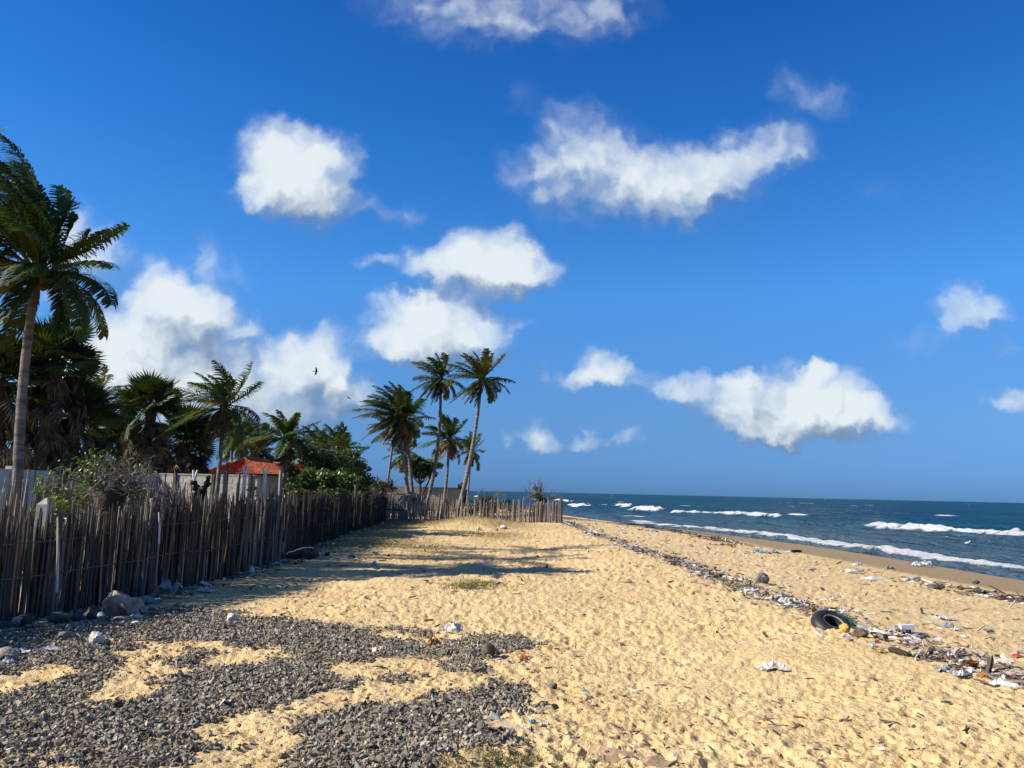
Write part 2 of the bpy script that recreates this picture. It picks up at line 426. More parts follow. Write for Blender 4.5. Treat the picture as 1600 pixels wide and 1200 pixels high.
def gravel_mask(x, y, seed=3):
    px, py = project(np.stack([x, y, np.zeros_like(x)], -1))
    wob = fbm(x * 3.0, y * 3.0, 4, seed)
    wob2 = fbm(x * 3.0 + 50, y * 3.0, 4, seed + 9)
    px = px + wob * 30; py = py + wob2 * 11
    m = np.zeros(x.shape, bool)
    for p in GRAVEL_IN: m |= in_poly(px, py, p)
    for p in GRAVEL_OUT: m &= ~in_poly(px, py, p)
    return m & (y > 2) & (y < 14)
GX, GY = np.meshgrid(np.arange(-9, 2.5, .04), np.arange(3, 13, .04), indexing='ij')
GM = gravel_mask(GX, GY).astype(float)
def blur(a, k):
    for ax in (0, 1):
        c = np.cumsum(np.pad(a, [(k + 1, k) if i == ax else (0, 0) for i in (0, 1)], mode='edge'), ax)
        n = a.shape[ax]; a = (np.take(c, np.arange(2 * k + 1, 2 * k + 1 + n), ax) - np.take(c, np.arange(0, n), ax)) / (2 * k + 1)
    return a
GSOFT = blur(blur(GM, 4), 4); GEDGE = blur(GM, 1)
def sample(G, x, y):
    i = (x + 9) / .04; j = (y - 3) / .04
    ok = (i >= 0) & (j >= 0) & (i < GX.shape[0] - 1) & (j < GX.shape[1] - 1)
    ii = np.clip(i.astype(int), 0, GX.shape[0] - 1); jj = np.clip(j.astype(int), 0, GX.shape[1] - 1)
    return np.where(ok, G[ii, jj], 0.0)
def full_z(x, y):
    t = beach_t(x, y)
    loose = sstep(-t, -0.95, -0.35)                                   # trampled dry sand fades out on the wet strand
    gs = sample(GSOFT, x, y)
    far = sstep(-y, -60, -25)
    amp = loose * (1 - 0.75 * gs) * (0.35 + 0.65 * far) * sstep(y, -4, 1)
    patch = 0.8 + 1.3 * np.clip(fbm(x * .5, y * .5, 3, 21) + .15, -.4, .6)
    calm = 1 - 0.55 * sstep(-x, 3.0, 6.0)
    z = base_z(x, y)
    rel = 0.022 * dents(x, y, 0.36, 11) * patch + 0.025 * dents(x, y, 0.15, 31) * patch + 0.014 * dents(x, y, .085, 35) * np.clip(1.6 - np.hypot(x, y) / 14, 0, 1) + 0.020 * fbm(x * 4, y * 4, 3, 41) + 0.010 * fbm(x * 16, y * 16, 2, 51)
    rel = rel + 0.012 * np.sin(x * 4.1 + y * 6.5 + 5 * fbm(x * .8, y * .8, 2, 61)) * sstep(fbm(x * .35, y * .35, 2, 71), -.1, .25)
    z = z + rel * amp * calm + 0.022 * gs + 0.02 * fbm(x * 1.3, y * 1.3, 3, 81) * loose
    return z
def zat(x, y): return float(full_z(np.array([x], float), np.array([y], float))[0])
def gpt(px, py, sink=0.0):
    """where the line of sight through a photo pixel meets the sand"""
    z = 0.0
    for _ in range(12):
        p = on_ground(px, py, z); z = float(base_z(np.array([p[0]]), np.array([p[1]]))[0]) * .7 + z * .3
    p[2] = zat(p[0], p[1]) - sink
    return p
# ------------------------------------------------------------------ the beach
def polar(angles, radii):
    A, Rr = np.meshgrid(angles, radii, indexing='ij')
    X = Rr * np.sin(A); Y = Rr * np.cos(A)
    n, m = A.shape
    i, j = np.meshgrid(np.arange(n - 1), np.arange(m - 1), indexing='ij')
    F = np.stack([i * m + j, i * m + j + 1, (i + 1) * m + j + 1, (i + 1) * m + j], -1).reshape(-1, 4)
    return X.ravel(), Y.ravel(), F
ang = np.concatenate([np.arange(-180, -42, 4), np.arange(-42, 42.01, 0.1), np.arange(46, 181, 4)])
dep = np.arange(30, 1.0, -0.06)
rad = np.concatenate([[0.01, 0.5, 1.2, 2.0, 2.5], 1.7 / np.tan(np.radians(dep)), [105, 115, 130, 160, 220, 320, 450]])
X, Y, F = polar(np.radians(ang), rad)
Z = full_z(X, Y)
T = beach_t(X, Y)
m_sand = bpy.data.materials.new("sand"); m_sand.use_nodes = True
t = NT(m_sand.node_tree); bs = t.n['Principled BSDF']
pos = t.new('ShaderNodeNewGeometry').outputs['Position']
wet, grav, dry = t.attr('wet'), t.attr('gravel'), t.attr('turf')
n1 = t.noise(pos, 0.9, 5, 0.6); n2 = t.noise(pos, 14, 5, 0.7); n3 = t.noise(pos, 160, 3, 0.7)
c = t.mix(t.smooth(n1, .3, .7), (0.675, 0.487, 0.243, 1), (0.61, 0.428, 0.203, 1))
c = t.mix(t.smooth(t.noise(pos, .22, 4, .6), .48, .7, 0, .45), c, (0.50, 0.33, 0.145, 1))
c = t.mix(t.smooth(n2, .52, .78), c, (0.40, 0.255, 0.115, 1))
c = t.mix(t.smooth(n3, .60, .74), c, (0.25, 0.16, 0.09, 1))
c = t.mix(t.math('MULTIPLY', dry, t.smooth(n2, .28, .62)), c, (0.25, 0.175, 0.075, 1))
c = t.mix(t.math('MULTIPLY', t.attr('pale'), t.smooth(n2, .35, .7, 0, .7)), c, (0.56, 0.45, 0.30, 1))
c = t.mix(grav, c, (0.085, 0.08, 0.078, 1))
c = t.mix(wet, c, (0.29, 0.195, 0.090, 1))
t.put(bs.inputs['Base Color'], c)
t.put(bs.inputs['Roughness'], t.lin(wet, 0, 1, .95, .6))
t.put(bs.inputs['Specular IOR Level'], t.lin(wet, 0, 1, .2, .12))
dry_h = t.math('ADD', t.math('ADD', t.math('MULTIPLY', t.noise(pos, 7, 3, .6), 1.5), t.math('MULTIPLY', t.noise(pos, 24, 4, .6), 1.2)), t.math('MULTIPLY', t.noise(pos, 130, 3, .6), .35))
t.put(bs.inputs['Normal'], t.bump(t.math('MULTIPLY', dry_h, t.lin(wet, 0, 1, 1, .06)), 0.8, 0.035))
wetm = sstep(T + 0.05 * fbm(X * .25, Y * .25, 3, 91), 0.54, 0.63)
turf = np.clip(sstep(-X, -3.0, 1.0) * sstep(Y, 14, 24) * (0.45 + 1.1 * fbm(X * .5, Y * .3, 4, 93)) + sstep(-X, 3.5, 6) * .6 * sstep(Y, 10, 14), 0, 1)
turf = np.maximum(turf, np.clip(1.1 * np.exp(-(((X + .9) / .8) ** 2 + ((Y - 4.75) / .45) ** 2)), 0, .8))
turf = np.where(T > 0, 0, turf)
pale = np.clip(sstep(T, 0.0, 0.05) * sstep(-T, -0.40, -0.12) * (0.5 + 1.3 * fbm(X * .4, Y * .25, 3, 97)), 0, 1)
me = mesh_np("sand_beach", np.stack([X, Y, Z], 1), F, m_sand, True, {'wet': wetm, 'gravel': sstep(sample(blur(blur(GM, 3), 3), X, Y) + .75 * fbm(X * 2.2, Y * 2.2, 4, 123), .3, 1.05) * .5, 'turf': turf, 'pale': pale})
tag(obj("sand_beach", me), kind='structure')

# ------------------------------------------------------------------ gravel: tens of thousands of crushed stones
def in_view(x, y, margin=40):
    px, py = project(np.stack([x, y, np.zeros_like(x)], -1)); return (px > -margin) & (px < 1600 + margin) & (py < 1215) & (y > 1)
def scatter_shapes(name, mat, x, y, z, size, colors, base=None, flat=(.4, .8), jit=.2, kind='stuff', stretch=(1.0, 1.7), tilt=.45):
    n = len(x); bv, bf = base or CHIP
    V = np.tile(bv, (n, 1, 1)) + rng.normal(0, jit, (n, len(bv), 3))
    V[:, :, 0] *= rng.uniform(*stretch, (n, 1)); V[:, :, 2] *= rng.uniform(*flat, (n, 1))
    q = rng.normal(size=(n, 4)); q[:, 1:3] *= tilt; q /= np.linalg.norm(q, axis=1)[:, None]
    a, b, c_, d_ = q.T
    M = np.stack([1 - 2 * (c_ * c_ + d_ * d_), 2 * (b * c_ - a * d_), 2 * (b * d_ + a * c_), 2 * (b * c_ + a * d_), 1 - 2 * (b * b + d_ * d_), 2 * (c_ * d_ - a * b),
                  2 * (b * d_ - a * c_), 2 * (c_ * d_ + a * b), 1 - 2 * (b * b + c_ * c_)], -1).reshape(n, 3, 3)
    V = np.einsum('nij,nkj->nki', M, V) * size[:, None, None] * .5
    V += np.stack([x, y, z], -1)[:, None, :]
    F = (bf[None] + (np.arange(n) * len(bv))[:, None, None]).reshape(-1, bf.shape[1])
    C = np.repeat(colors, len(bv), 0)
    me = mesh_np(name, V.reshape(-1, 3), F, mat, False, colors=C)
    o = obj(name, me)
    if kind: o['kind'] = kind
    return o
CHIP = (np.array([(-.8, -.7, -.6), (.8, -.7, -.6), (.8, .7, -.6), (-.8, .7, -.6), (-.6, -.5, .7), (.7, -.45, .5), (.45, .6, .75), (-.7, .4, .45)]),
        np.array([(0, 2, 1), (0, 3, 2), (4, 5, 6), (4, 6, 7), (0, 1, 5), (0, 5, 4), (1, 2, 6), (1, 6, 5), (2, 3, 7), (2, 7, 6), (3, 0, 4), (3, 4, 7)]))
m_stone = material("crushed_stone", (.1, .1, .1), .9, .3, 60, 0.0, tint=True, spec=.25)
N = 420000
gx = rng.uniform(-8, 1.6, N); gy = 3.9 + (12.4 - 3.9) * rng.random(N) ** 1.15
mk = sample(GEDGE, gx, gy); gp_ = sample(blur(blur(GM, 3), 3), gx, gy)
dens_ = sstep(gp_ + .95 * fbm(gx * 2.2, gy * 2.2, 4, 123) + .40 * fbm(gx * 9, gy * 9, 2, 127), .20, 1.0)
ok = (rng.random(N) < dens_ * .62) & (gp_ > .02) & in_view(gx, gy)
edge = (rng.random(N) < .022 * sample(blur(GM, 9), gx, gy)) & in_view(gx, gy)
ok |= edge
gx, gy = gx[ok][:105000], gy[ok][:105000]
gs = sample(GSOFT, gx, gy)
size = np.clip(rng.lognormal(math.log(.0195), .42, len(gx)), .008, .06)
gz = full_z(gx, gy) + size * .18 + gs * rng.random(len(gx)) * .012
g = np.clip(rng.normal(.215, .08, len(gx)), .06, .50)
cc = np.stack([g * rng.uniform(1.10, 1.26, len(gx)), g, g * rng.uniform(.66, .80, len(gx))], 1)
pale_i = rng.random(len(gx)) < .03; cc[pale_i] = cc[pale_i] * 2.2
scatter_shapes("gravel", m_stone, gx, gy, gz, size, cc)

# ------------------------------------------------------------------ the sea
sang = np.concatenate([np.arange(-175, -12, 6), np.arange(-12, 40.01, 0.1), np.arange(46, 176, 6)])
sdep = np.concatenate([np.arange(11, 3.0, -0.05), np.arange(3.0, .06, -0.0125)])
srad = np.concatenate([2.7 / np.tan(np.radians(sdep)), [3200, 4500, 7000, 11000, 18000, 30000]])
X, Y, F = polar(np.radians(sang), srad)
TS = beach_t(X, Y); keep = TS > 0.7
# distance to the waterline
def line_dist(X, Y, pts):
    best = np.full(X.shape, 1e9); along = np.zeros(X.shape); side = np.zeros(X.shape); acc = 0
    for (x1, y1), (x2, y2) in zip(pts[:-1], pts[1:]):
        ex, ey = x2 - x1, y2 - y1; L = math.hypot(ex, ey)
        tt = np.clip(((X - x1) * ex + (Y - y1) * ey) / (L * L), 0, 1)
        dd = np.hypot(X - x1 - tt * ex, Y - y1 - tt * ey); m = dd < best
        best = np.where(m, dd, best); along = np.where(m, acc + tt * L, along)
        side = np.where(m, np.sign((X - x1) * ey - (Y - y1) * ex), side); acc += L
    return best, along, side
sd, sal, _ = line_dist(X, Y, SHORE)
sd = np.where(TS < 1, -sd, sd)
rr = np.hypot(X, Y)
cell = rr ** 2 / 2.7 * np.radians(.0125)
fade = sstep(sd, 1.5, 22)
Zs = np.zeros_like(X)
wd = np.array([-.86, -.50]); wr = np.random.default_rng(5)
for lam, amp in ((26, .13), (17, .11), (11, .095), (7.3, .07), (5.1, .05), (3.4, .035), (2.2, .022)):
    for k in range(3):
        a = wr.normal(0, .42); dx_, dy_ = wd[0] * math.cos(a) - wd[1] * math.sin(a), wd[0] * math.sin(a) + wd[1] * math.cos(a)
        ph = (X * dx_ + Y * dy_) * 2 * np.pi / lam + wr.uniform(0, 6.28) + 2.2 * fbm(X / lam * .21, Y / lam * .21, 2, int(lam * 10) + k)
        Zs += amp * .85 * (1 - 2 * np.abs(np.sin(ph / 2)) ** 1.3) * sstep(-cell, -lam * .45, -lam * .2)
Zs *= .25 + .75 * fade
def gp(px, py): p = on_ground(px, py, SEA_Z); return (p[0], p[1])
BRK = np.array([gp(1720, 853), gp(1600, 838), gp(1500, 833), gp(1400, 826.5), gp(1320, 818), gp(1205, 809), gp(1110, 803), gp(1010, 797), gp(930, 788), gp(880, 782), gp(740, 776.5)])
foam = np.zeros_like(X)
def breaker(pts, height, width, on, foam_w):
    """a wave crest running along a line, white water tumbling down its shoreward face where it has broken"""
    global Zs, foam
    pts = np.array(pts)
    bd, al, sg = line_dist(X, Y, pts)
    wob = fbm(al * .09, al * 0 + 3.3, 3, 17) * width * 1.6
    s = sg * bd + wob                                   # + seaward, - shoreward
    seg = np.concatenate([[0], np.cumsum(np.hypot(*np.diff(pts, axis=0).T))])
    strength = np.interp(al, seg, on)
    hh = np.interp(al, seg, [height] * len(seg)) * (.65 + .8 * fbm(al * .11, al * 0 + 9, 3, 23) + .25)
    prof = np.where(s > 0, np.exp(-(s / (width * 1.7)) ** 2), np.exp(-(s / (width * .55)) ** 2))
    ridge = hh * prof * np.interp(al, seg, np.clip(np.array(on) * 1.0 + .35, 0, 1))
    brk = sstep(strength + .9 * fbm(al * .16, al * 0, 3, 29), .45, .62)
    inner = np.exp(-np.maximum(-(s - .1 * width) / (foam_w), 0) ** 2 * 1.2) * (s < .28 * width)
    fo = brk * inner * (.72 + 1.5 * np.clip(fbm(X * 1.1, Y * 1.1, 4, 37) + .22, -.3, .4))
    Zs = Zs + ridge + .30 * fo * height * (1 + .8 * fbm(X * 1.8, Y * 1.8, 3, 43)); foam = np.maximum(foam, fo)
    tail = brk * (s > 0) * np.exp(-s / (foam_w * 1.5)) * sstep(fbm(X * .9, Y * .5, 4, 47), .12, .3) * .55
    foam = np.maximum(foam, tail)
breaker(BRK, .52, 2.0, [1, 1, 1, 1, .10, .72, .5, .75, .3, .7, .7], 1.9)
breaker([gp(1130, 797), gp(1062, 792), gp(985, 787)], .45, 2.2, [.0, .25, .0], 2.5)
breaker([gp(940, 795), gp(905, 790), gp(880, 787)], .5, 2.0, [.1, .9, .3], 3.0)
breaker([gp(1700, 884), gp(1560, 868), gp(1420, 853), gp(1300, 838), gp(1180, 824)], .28, 1.6, [.1, .08, .0, .15, .0], 1.0)
# shore break
sb = 1.5 + 1.2 * fbm(sal * .10, sal * 0 + 1, 3, 53) + .5 * fbm(sal * .4, sal * 0 + 5, 2, 54)
on = np.interp(Y, [0, 27, 33, 45, 56, 62, 70, 74, 80], [1, 1, 1, .98, 1, .8, .75, .2, .1])
wdt = np.interp(Y, [20, 30, 45, 60, 75], [1.35, 1.3, 1.3, 1.9, 1.0])
bsb = np.exp(-((sd - sb) / wdt) ** 2)
near_f = on * np.exp(-np.maximum(np.abs(sd - sb) - .25 * wdt, 0) / (.42 * wdt)) * (1.0 + 1.2 * np.clip(fbm(X * 1.3, Y * 1.3, 4, 59), -.4, .4))
near_f *= np.where(sd < sb, sstep(sd, sb - 1.2 * wdt, sb - .5 * wdt), 1)
foam = np.maximum(foam, near_f)
lace = on * sstep(-sd, -9, -2.0) * sstep(sd, 1.5, 2.5) * sstep(np.abs(fbm(X * .5, Y * .5, 4, 61)), .0, .06)
foam = np.maximum(foam, on * sstep(-sd, -8.5, -2.5) * sstep(sd, 1.5, 2.5) * (1 - sstep(np.abs(fbm(X * .55, Y * .55, 4, 61) - .03), .01, .055)) * .62 * sstep(fbm(X * .2, Y * .2, 2, 63), -.12, .12))
Zs = Zs + on * (.24 * bsb * (1 + .7 * fbm(X * 1.1, Y * 1.1, 3, 67)) + .08 * np.clip(near_f, 0, 1))
# white horses farther out
wc = fbm(X * .075 + 4, Y * .075, 4, 73); wc2 = fbm(X * .02, Y * .02, 2, 79)
foam = np.maximum(foam, sstep(wc + .25 * wc2, .52, .60) * .6 * sstep(sd, 30, 60) * sstep(fbm(X * .3, Y * .3, 3, 83), -.05, .2))
for (px, py, s) in [(1345, 789, 1.0), (1510, 797, 1.0), (1478, 806, 1.0), (1072, 790, 1.4), (990, 805, .8), (1005, 815, .7), (1246, 803, .9), (970, 784, 1.3)]:
    cx, cy = gp(px, py); k = np.exp(-(((X - cx) / (1.7 * s)) ** 2 + ((Y - cy) / (2.4 * s)) ** 2))
    foam = np.maximum(foam, k * 1.3); Zs += .2 * s * k
Zs = np.where(sd < 30, np.maximum(Zs, -.12 * sstep(sd, 0, 3)), Zs)
Zs = np.where(sd < 0, np.minimum(Zs, .12 * np.exp(sd / .6)) + sd * .14, Zs)
# drop quads that lie wholly inland
kf = keep[F].any(1)
F = F[kf]
used = np.unique(F); rm = np.full(len(X), -1); rm[used] = np.arange(len(used)); F = rm[F]
m_sea = bpy.data.materials.new("sea_water"); m_sea.use_nodes = True
t = NT(m_sea.node_tree); bs = t.n['Principled BSDF']
pos = t.new('ShaderNodeNewGeometry').outputs['Position']
fo, sh = t.attr('foam'), t.attr('shallow')
nn = t.noise(t.vmath('MULTIPLY', pos, (.02, .008, 1)), 1.0, 4, .6)
wc_ = t.mix(t.smooth(nn, .35, .65), (0.002, 0.030, 0.060, 1), (0.004, 0.052, 0.074, 1))
wc_ = t.mix(sh, wc_, (0.055, 0.086, 0.098, 1))
fn = t.noise(pos, 3.2, 5, .7); fn2 = t.noise(pos, 11.0, 4, .7)
f = t.smooth(t.math('ADD', fo, t.math('MULTIPLY', t.math('SUBTRACT', t.math('ADD', t.math('MULTIPLY', fn, .6), t.math('MULTIPLY', fn2, .4)), .5), 1.1)), .30, .58)
t.n.remove(bs)
dif = t.new('ShaderNodeBsdfDiffuse'); glo = t.new('ShaderNodeBsdfGlossy'); glo.inputs['Roughness'].default_value = .11
t.put(dif.inputs['Color'], t.mix(f, wc_, (0.86, 0.88, 0.90, 1)))
r1 = t.noise(t.vmath('MULTIPLY', pos, (1.0, .62, 1)), .9, 4, .6, dist=.4); r2 = t.noise(t.vmath('MULTIPLY', pos, (.30, .16, 1)), .8, 5, .62)
hgt = t.math('ADD', t.math('MULTIPLY', r1, .30), t.math('MULTIPLY', r2, 1.1))
hgt = t.math('ADD', hgt, t.math('MULTIPLY', t.math('MULTIPLY', fn2, f), .25))
nb_ = t.bump(hgt, 1.0, 2.0)
fr = t.new('ShaderNodeFresnel'); fr.inputs['IOR'].default_value = 1.33
for n_ in (dif, glo, fr): t.put(n_.inputs['Normal'], nb_)
fac = t.math('MULTIPLY', t.math('MINIMUM', fr.outputs[0], .28), t.lin(f, 0, 1, .80, .05))   # wave slopes keep the mean reflectance well under the flat-water value
mx = t.new('ShaderNodeMixShader'); t.put(mx.inputs[0], fac); t.l.new(dif.outputs[0], mx.inputs[1]); t.l.new(glo.outputs[0], mx.inputs[2])
t.l.new(mx.outputs[0], t.n['Material Output'].inputs['Surface'])
shal = np.clip(1.12 - sd / 46.0 + .35 * fbm(X * .05, Y * .05, 3, 87), 0, 1) ** 1.3
me = mesh_np("sea", np.stack([X, Y, SEA_Z + Zs], 1)[used], F, m_sea, True, {'foam': np.clip(foam, 0, 1.4)[used], 'shallow': shal[used]})
tag(obj("sea", me), kind='structure')
# ------------------------------------------------------------------ stick fences
m_stick = material("weathered_stick", (0.135, 0.112, 0.092), .92, .6, 3.5, .5, 14, .01, objvar=.55, stretch=(9, 9, .5), color2=(.035, .028, .023), spec=.15)
m_stick_pale = material("pale_weathered_stick", (0.29, 0.25, 0.21), .9, .6, 3.5, .5, 14, .01, objvar=.4, stretch=(9, 9, .5), color2=(.12, .10, .08))
m_pale_stick = material("pale_stick", (0.62, 0.58, 0.50), .85, .3, 4, .4, 14, .01, stretch=(9, 9, .5))  # pale litter sticks; on the fence sticks this white stands for sunlight
m_concrete = material("old_concrete", (0.42, 0.40, 0.35), .9, .45, 5, .4, 40, .008, color2=(.20, .19, .165))
m_wire = material("rusty_wire", (0.16, 0.13, 0.11), .8)
def picket_mesh(name, mat, seed, sides=5):
    r = np.random.default_rng(seed); m = MB()
    rings = 5; zz = np.linspace(0, 1, rings); bow = r.normal(0, .018, 2)
    an = np.arange(sides) / sides * 6.283 + r.uniform(0, 6)
    pr = 1 + r.normal(0, .18, sides)
    V = []
    for i, z in enumerate(zz):
        k = 1.05 - .3 * z * r.uniform(.6, 1.2)
        off = bow * math.sin(z * 3.14) * 1.0
        ring = np.stack([np.cos(an) * pr * k * .5, np.sin(an) * pr * k * .5, np.full(sides, z)], 1)
        if i == rings - 1:
            ring[:, 2] -= (np.cos(an - r.uniform(0, 6)) * .5 + .5) * r.choice([.015, .03, .06, .09]); ring[:, :2] *= r.uniform(.45, .95)
        ring[:, :2] += r.normal(0, .05, 2)
        V.append(ring)
    V = np.concatenate(V)
    i, j = np.meshgrid(np.arange(rings - 1), np.arange(sides), indexing='ij'); jn = (j + 1) % sides
    F = np.stack([i * sides + j, i * sides + jn, (i + 1) * sides + jn, (i + 1) * sides + j], -1).reshape(-1, 4)
    m.add(V, F); c = V[-sides:].mean(0); n = len(V)
    m.v[-1] = np.concatenate([V, [c]]); m.c[-1] = np.ones((n + 1, 3)); m.n += 1
    m.f3.append(np.array([(n - sides + k, n - sides + (k + 1) % sides, n) for k in range(sides)]))
    me = m.mesh(name, mat)
    me['raw'] = 1
    return me, np.concatenate([V, [c]]), F, m.f3[0]
PICK = [picket_mesh("picket", m_stick, 100 + k) for k in range(12)]
PICKP = [picket_mesh("picket", m_stick_pale, 300 + k) for k in range(6)]
def picket_matrix(x, y, z, h, wdt, lean_a, lean, rz):
    ax = Vector((math.cos(lean_a), math.sin(lean_a), 0))
    return Matrix.Translation((x, y, z)) @ Matrix.Rotation(lean, 4, ax) @ Matrix.Rotation(rz, 4, 'Z') @ Matrix.Diagonal((wdt, wdt, h, 1))
def poly_walk(pts, step, start=0.0):
    pts = np.array(pts, float); seg = np.hypot(*np.diff(pts[:, :2], axis=0).T); cum = np.concatenate([[0], np.cumsum(seg)])
    s = start; out = []
    while s < cum[-1]:
        out.append((np.interp(s, cum, pts[:, 0]), np.interp(s, cum, pts[:, 1]), np.interp(s, cum, pts[:, 2]), s)); s += step()
    return out
def joined(name, parent, mats, pool, mat, kind='stuff', base=None):
    """many small sticks as one real mesh"""
    V, F4, F3, n = [], [], [], 0
    for M in mats:
        _, v, f4, f3 = random.choice(pool); M = np.array(M)
        V.append(v @ M[:3, :3].T + M[:3, 3]); F4.append(f4 + n); F3.append(f3 + n); n += len(v)
    me = mesh_np(name, np.concatenate(V), [np.concatenate(F3), np.concatenate(F4)], mat)
    o = obj(name, me, parent)
    if base is not None: o.location = (-base[0], -base[1], -base[2])
    if kind: o['kind'] = kind
    return o

# the long fence: foot line and height along its run (x, y, height)
FENCE = [(-7.3, 2.5, 1.25), (-6.75, 5.5, 1.28), (-6.25, 9.2, 1.33), (-5.75, 11.2, 1.42), (-5.45, 13.0, 1.50), (-5.28, 17.5, 1.54), (-5.75, 24.0, 1.46), (-6.2, 32.0, 1.38), (-6.62, 42.0, 1.28)]
base = (-5.8, 20.0, 0.0)
fence = thing("stick_fence", base, "long dark fence of tight upright sticks along the left of the sand", "fence")
singles, rest = [], []
for (x, y, h, s) in poly_walk(FENCE, lambda: rng.uniform(.027, .047)):
    z = zat(x, y) - .06
    M = picket_matrix(x + rng.normal(0, .025), y, z, (h + .06) * (1 + np.clip(rng.normal(0, .068), -.22, .2)), rng.uniform(.024, .050), rng.uniform(0, 6.28), rng.normal(0, .034), rng.uniform(0, 6.28))
    (singles if y > 9.2 and len(singles) < 300 else rest).append(M)
for (x, y, h, s) in poly_walk(FENCE, lambda: rng.uniform(.026, .046)):                 # a second, looser layer behind
    rest.append(picket_matrix(x - .07 + rng.normal(0, .02), y, zat(x, y) - .06, h * (1 - abs(rng.normal(0, .10))), rng.uniform(.034, .052), rng.uniform(0, 6.28), rng.normal(0, .035), rng.uniform(0, 6.28)))
Tb = Matrix.Translation((-base[0], -base[1], -base[2]))
for M in singles:
    o = bpy.data.objects.new("picket", random.choice(PICKP if random.random() < .16 else PICK)[0]); o.matrix_local = Tb @ M; link(o, fence)
joined("thin_sticks", fence, rest, PICK, m_stick, base=base)
# leaning sticks with their sunlit white put into the colour; wires
for (px, py, px2, py2, yy) in ((84, 808, 76, 925, 9.9), (243, 800, 238, 850, 12.0)):
    m = MB(); a = at_depth(px, py, yy) + np.array([.05, 0, 0]); b = at_depth(px2, py2, yy) + np.array([.10, 0, 0])
    m.tube([b - base, (a + b) / 2 + (.01, 0, 0) - np.array(base), a - base], [.016, .015, .009], 6)
    o = m.build("pale_stick", m_pale_stick, fence); o['label'] = "pale stick in the dark fence, sunlight painted on as white"
for hh in (.55, 1.0):
    m = MB(); pts = [(x + .035, y, zat(x, y) + hh * h / 1.4 + rng.normal(0, .012)) for (x, y, h, s) in poly_walk(FENCE[2:], lambda: .7)]
    m.tube(np.array(pts) - base, .007, 4); m.build("tie_wire", m_wire, fence)
def post(parent, foot, h, wdt, base, tilt=(0, 0), label=None):
    m = MB(); k = wdt / 2
    V = np.array([(sx * k, sy * k, z) for z in (0, h - wdt * .55) for sx, sy in ((-1, -1), (1, -1), (1, 1), (-1, 1))] + [(0, 0, h)], float)
    V += rng.normal(0, .004, V.shape); V[:, 0] += V[:, 2] * tilt[0]; V[:, 1] += V[:, 2] * tilt[1]
    m.add(V, [(0, 1, 5, 4), (1, 2, 6, 5), (2, 3, 7, 6), (3, 0, 4, 7)]); m.f3.append(np.array([(4, 5, 8), (5, 6, 8), (6, 7, 8), (7, 4, 8)]))
    o = m.build("fence_post", m_concrete, parent, loc=tuple(np.array(foot) - base))
    if label: o['label'] = label
    return o
for (px, py, yy, wdt, tl) in ((90, 778, 10.3, .155, (.03, 0)), (249, 779, 12.35, .12, (.06, 0)), (343, 777, 15.2, .15, (0, 0)), (404, 777, 17.6, .15, (0, 0))):
    p = at_depth(px, py, yy) + np.array([-.05, 0, 0]); z0 = zat(p[0], p[1])
    post(fence, (p[0] - tl[0] * p[2] - .10, p[1], z0 - .1), p[2] - z0 + .1, wdt, base, tl)

# an inner run of taller sticks behind it, its far end slumped into a leaning heap
INNER = [(-9.9, 12.6, 1.82), (-9.3, 14.2, 1.82), (-8.85, 16.0, 1.9), (-8.5, 17.6, 2.02), (-8.15, 18.8, 1.86), (-7.75, 20.2, 1.55), (-7.3, 21.6, 1.2)]
base = (-8.8, 16.5, 0)
inner = thing("stick_fence", base, "taller grey-brown stick fence between the front fence and the cream wall", "fence")
Tb = Matrix.Translation((-base[0], -base[1], 0)); extra = []
cnt = 0
for (x, y, h, s) in poly_walk(INNER, lambda: rng.uniform(.028, .055)):
    lean = sstep(np.array(y), 17.0, 19.5) * rng.normal(.30, .22)
    M = picket_matrix(x + rng.normal(0, .05), y, zat(x, y) - .05, h * (1 + rng.normal(0, .07)) / math.cos(lean * .8), rng.uniform(.03, .055), math.atan2(-.35, .93) + 1.57 + math.pi / 2 * .0, float(-lean) + rng.normal(0, .05), rng.uniform(0, 6.28))
    cnt += 1
    if cnt <= 230:
        o = bpy.data.objects.new("picket", random.choice(PICKP)[0]); o.matrix_local = Tb @ M; link(o, inner)
    else: extra.append(M)
for (x, y, h, s) in poly_walk(INNER, lambda: rng.uniform(.03, .06)):
    extra.append(picket_matrix(x - .08 + rng.normal(0, .05), y, zat(x, y) - .05, h * (1 - abs(rng.normal(.02, .1))), rng.uniform(.025, .045), rng.uniform(0, 6.28), rng.normal(0, .09), rng.uniform(0, 6.28)))
joined("thin_sticks", inner, extra, PICKP, m_stick_pale, base=base)

# the open fence across the far end of the sand
BACK = [(-6.55, 42.1, 1.22), (-3.4, 42.2, 1.20), (-1.6, 41.9, 1.16), (.6, 41.4, 1.15), (2.66, 40.9, 1.14)]
base = (-1.8, 42.0, 0.0)
back = thing("stick_fence", base, "open fence of spaced grey sticks crossing the far end of the sand", "fence")
Tb = Matrix.Translation((-base[0], -base[1], 0)); extra = []
for (x, y, h, s) in poly_walk(BACK, lambda: rng.uniform(.07, .118)):
    z = zat(x, y) - .1
    k = 1 + np.clip(rng.normal(0, .09), -.2, .3) + (rng.random() < .08) * rng.uniform(.15, .45)
    M = picket_matrix(x, y + rng.normal(0, .02), z, (h + .1) * k, rng.uniform(.055, .085), rng.uniform(0, 6.28), rng.normal(0, .04), rng.uniform(0, 6.28))
    o = bpy.data.objects.new("picket", random.choice(PICKP)[0]); o.matrix_local = Tb @ M; link(o, back)
    if rng.random() < .7: extra.append(picket_matrix(x + rng.uniform(-.06, .06), y + .06, z, h * rng.uniform(.6, 1.0), .05, rng.uniform(0, 6.28), rng.normal(0, .08), 0))
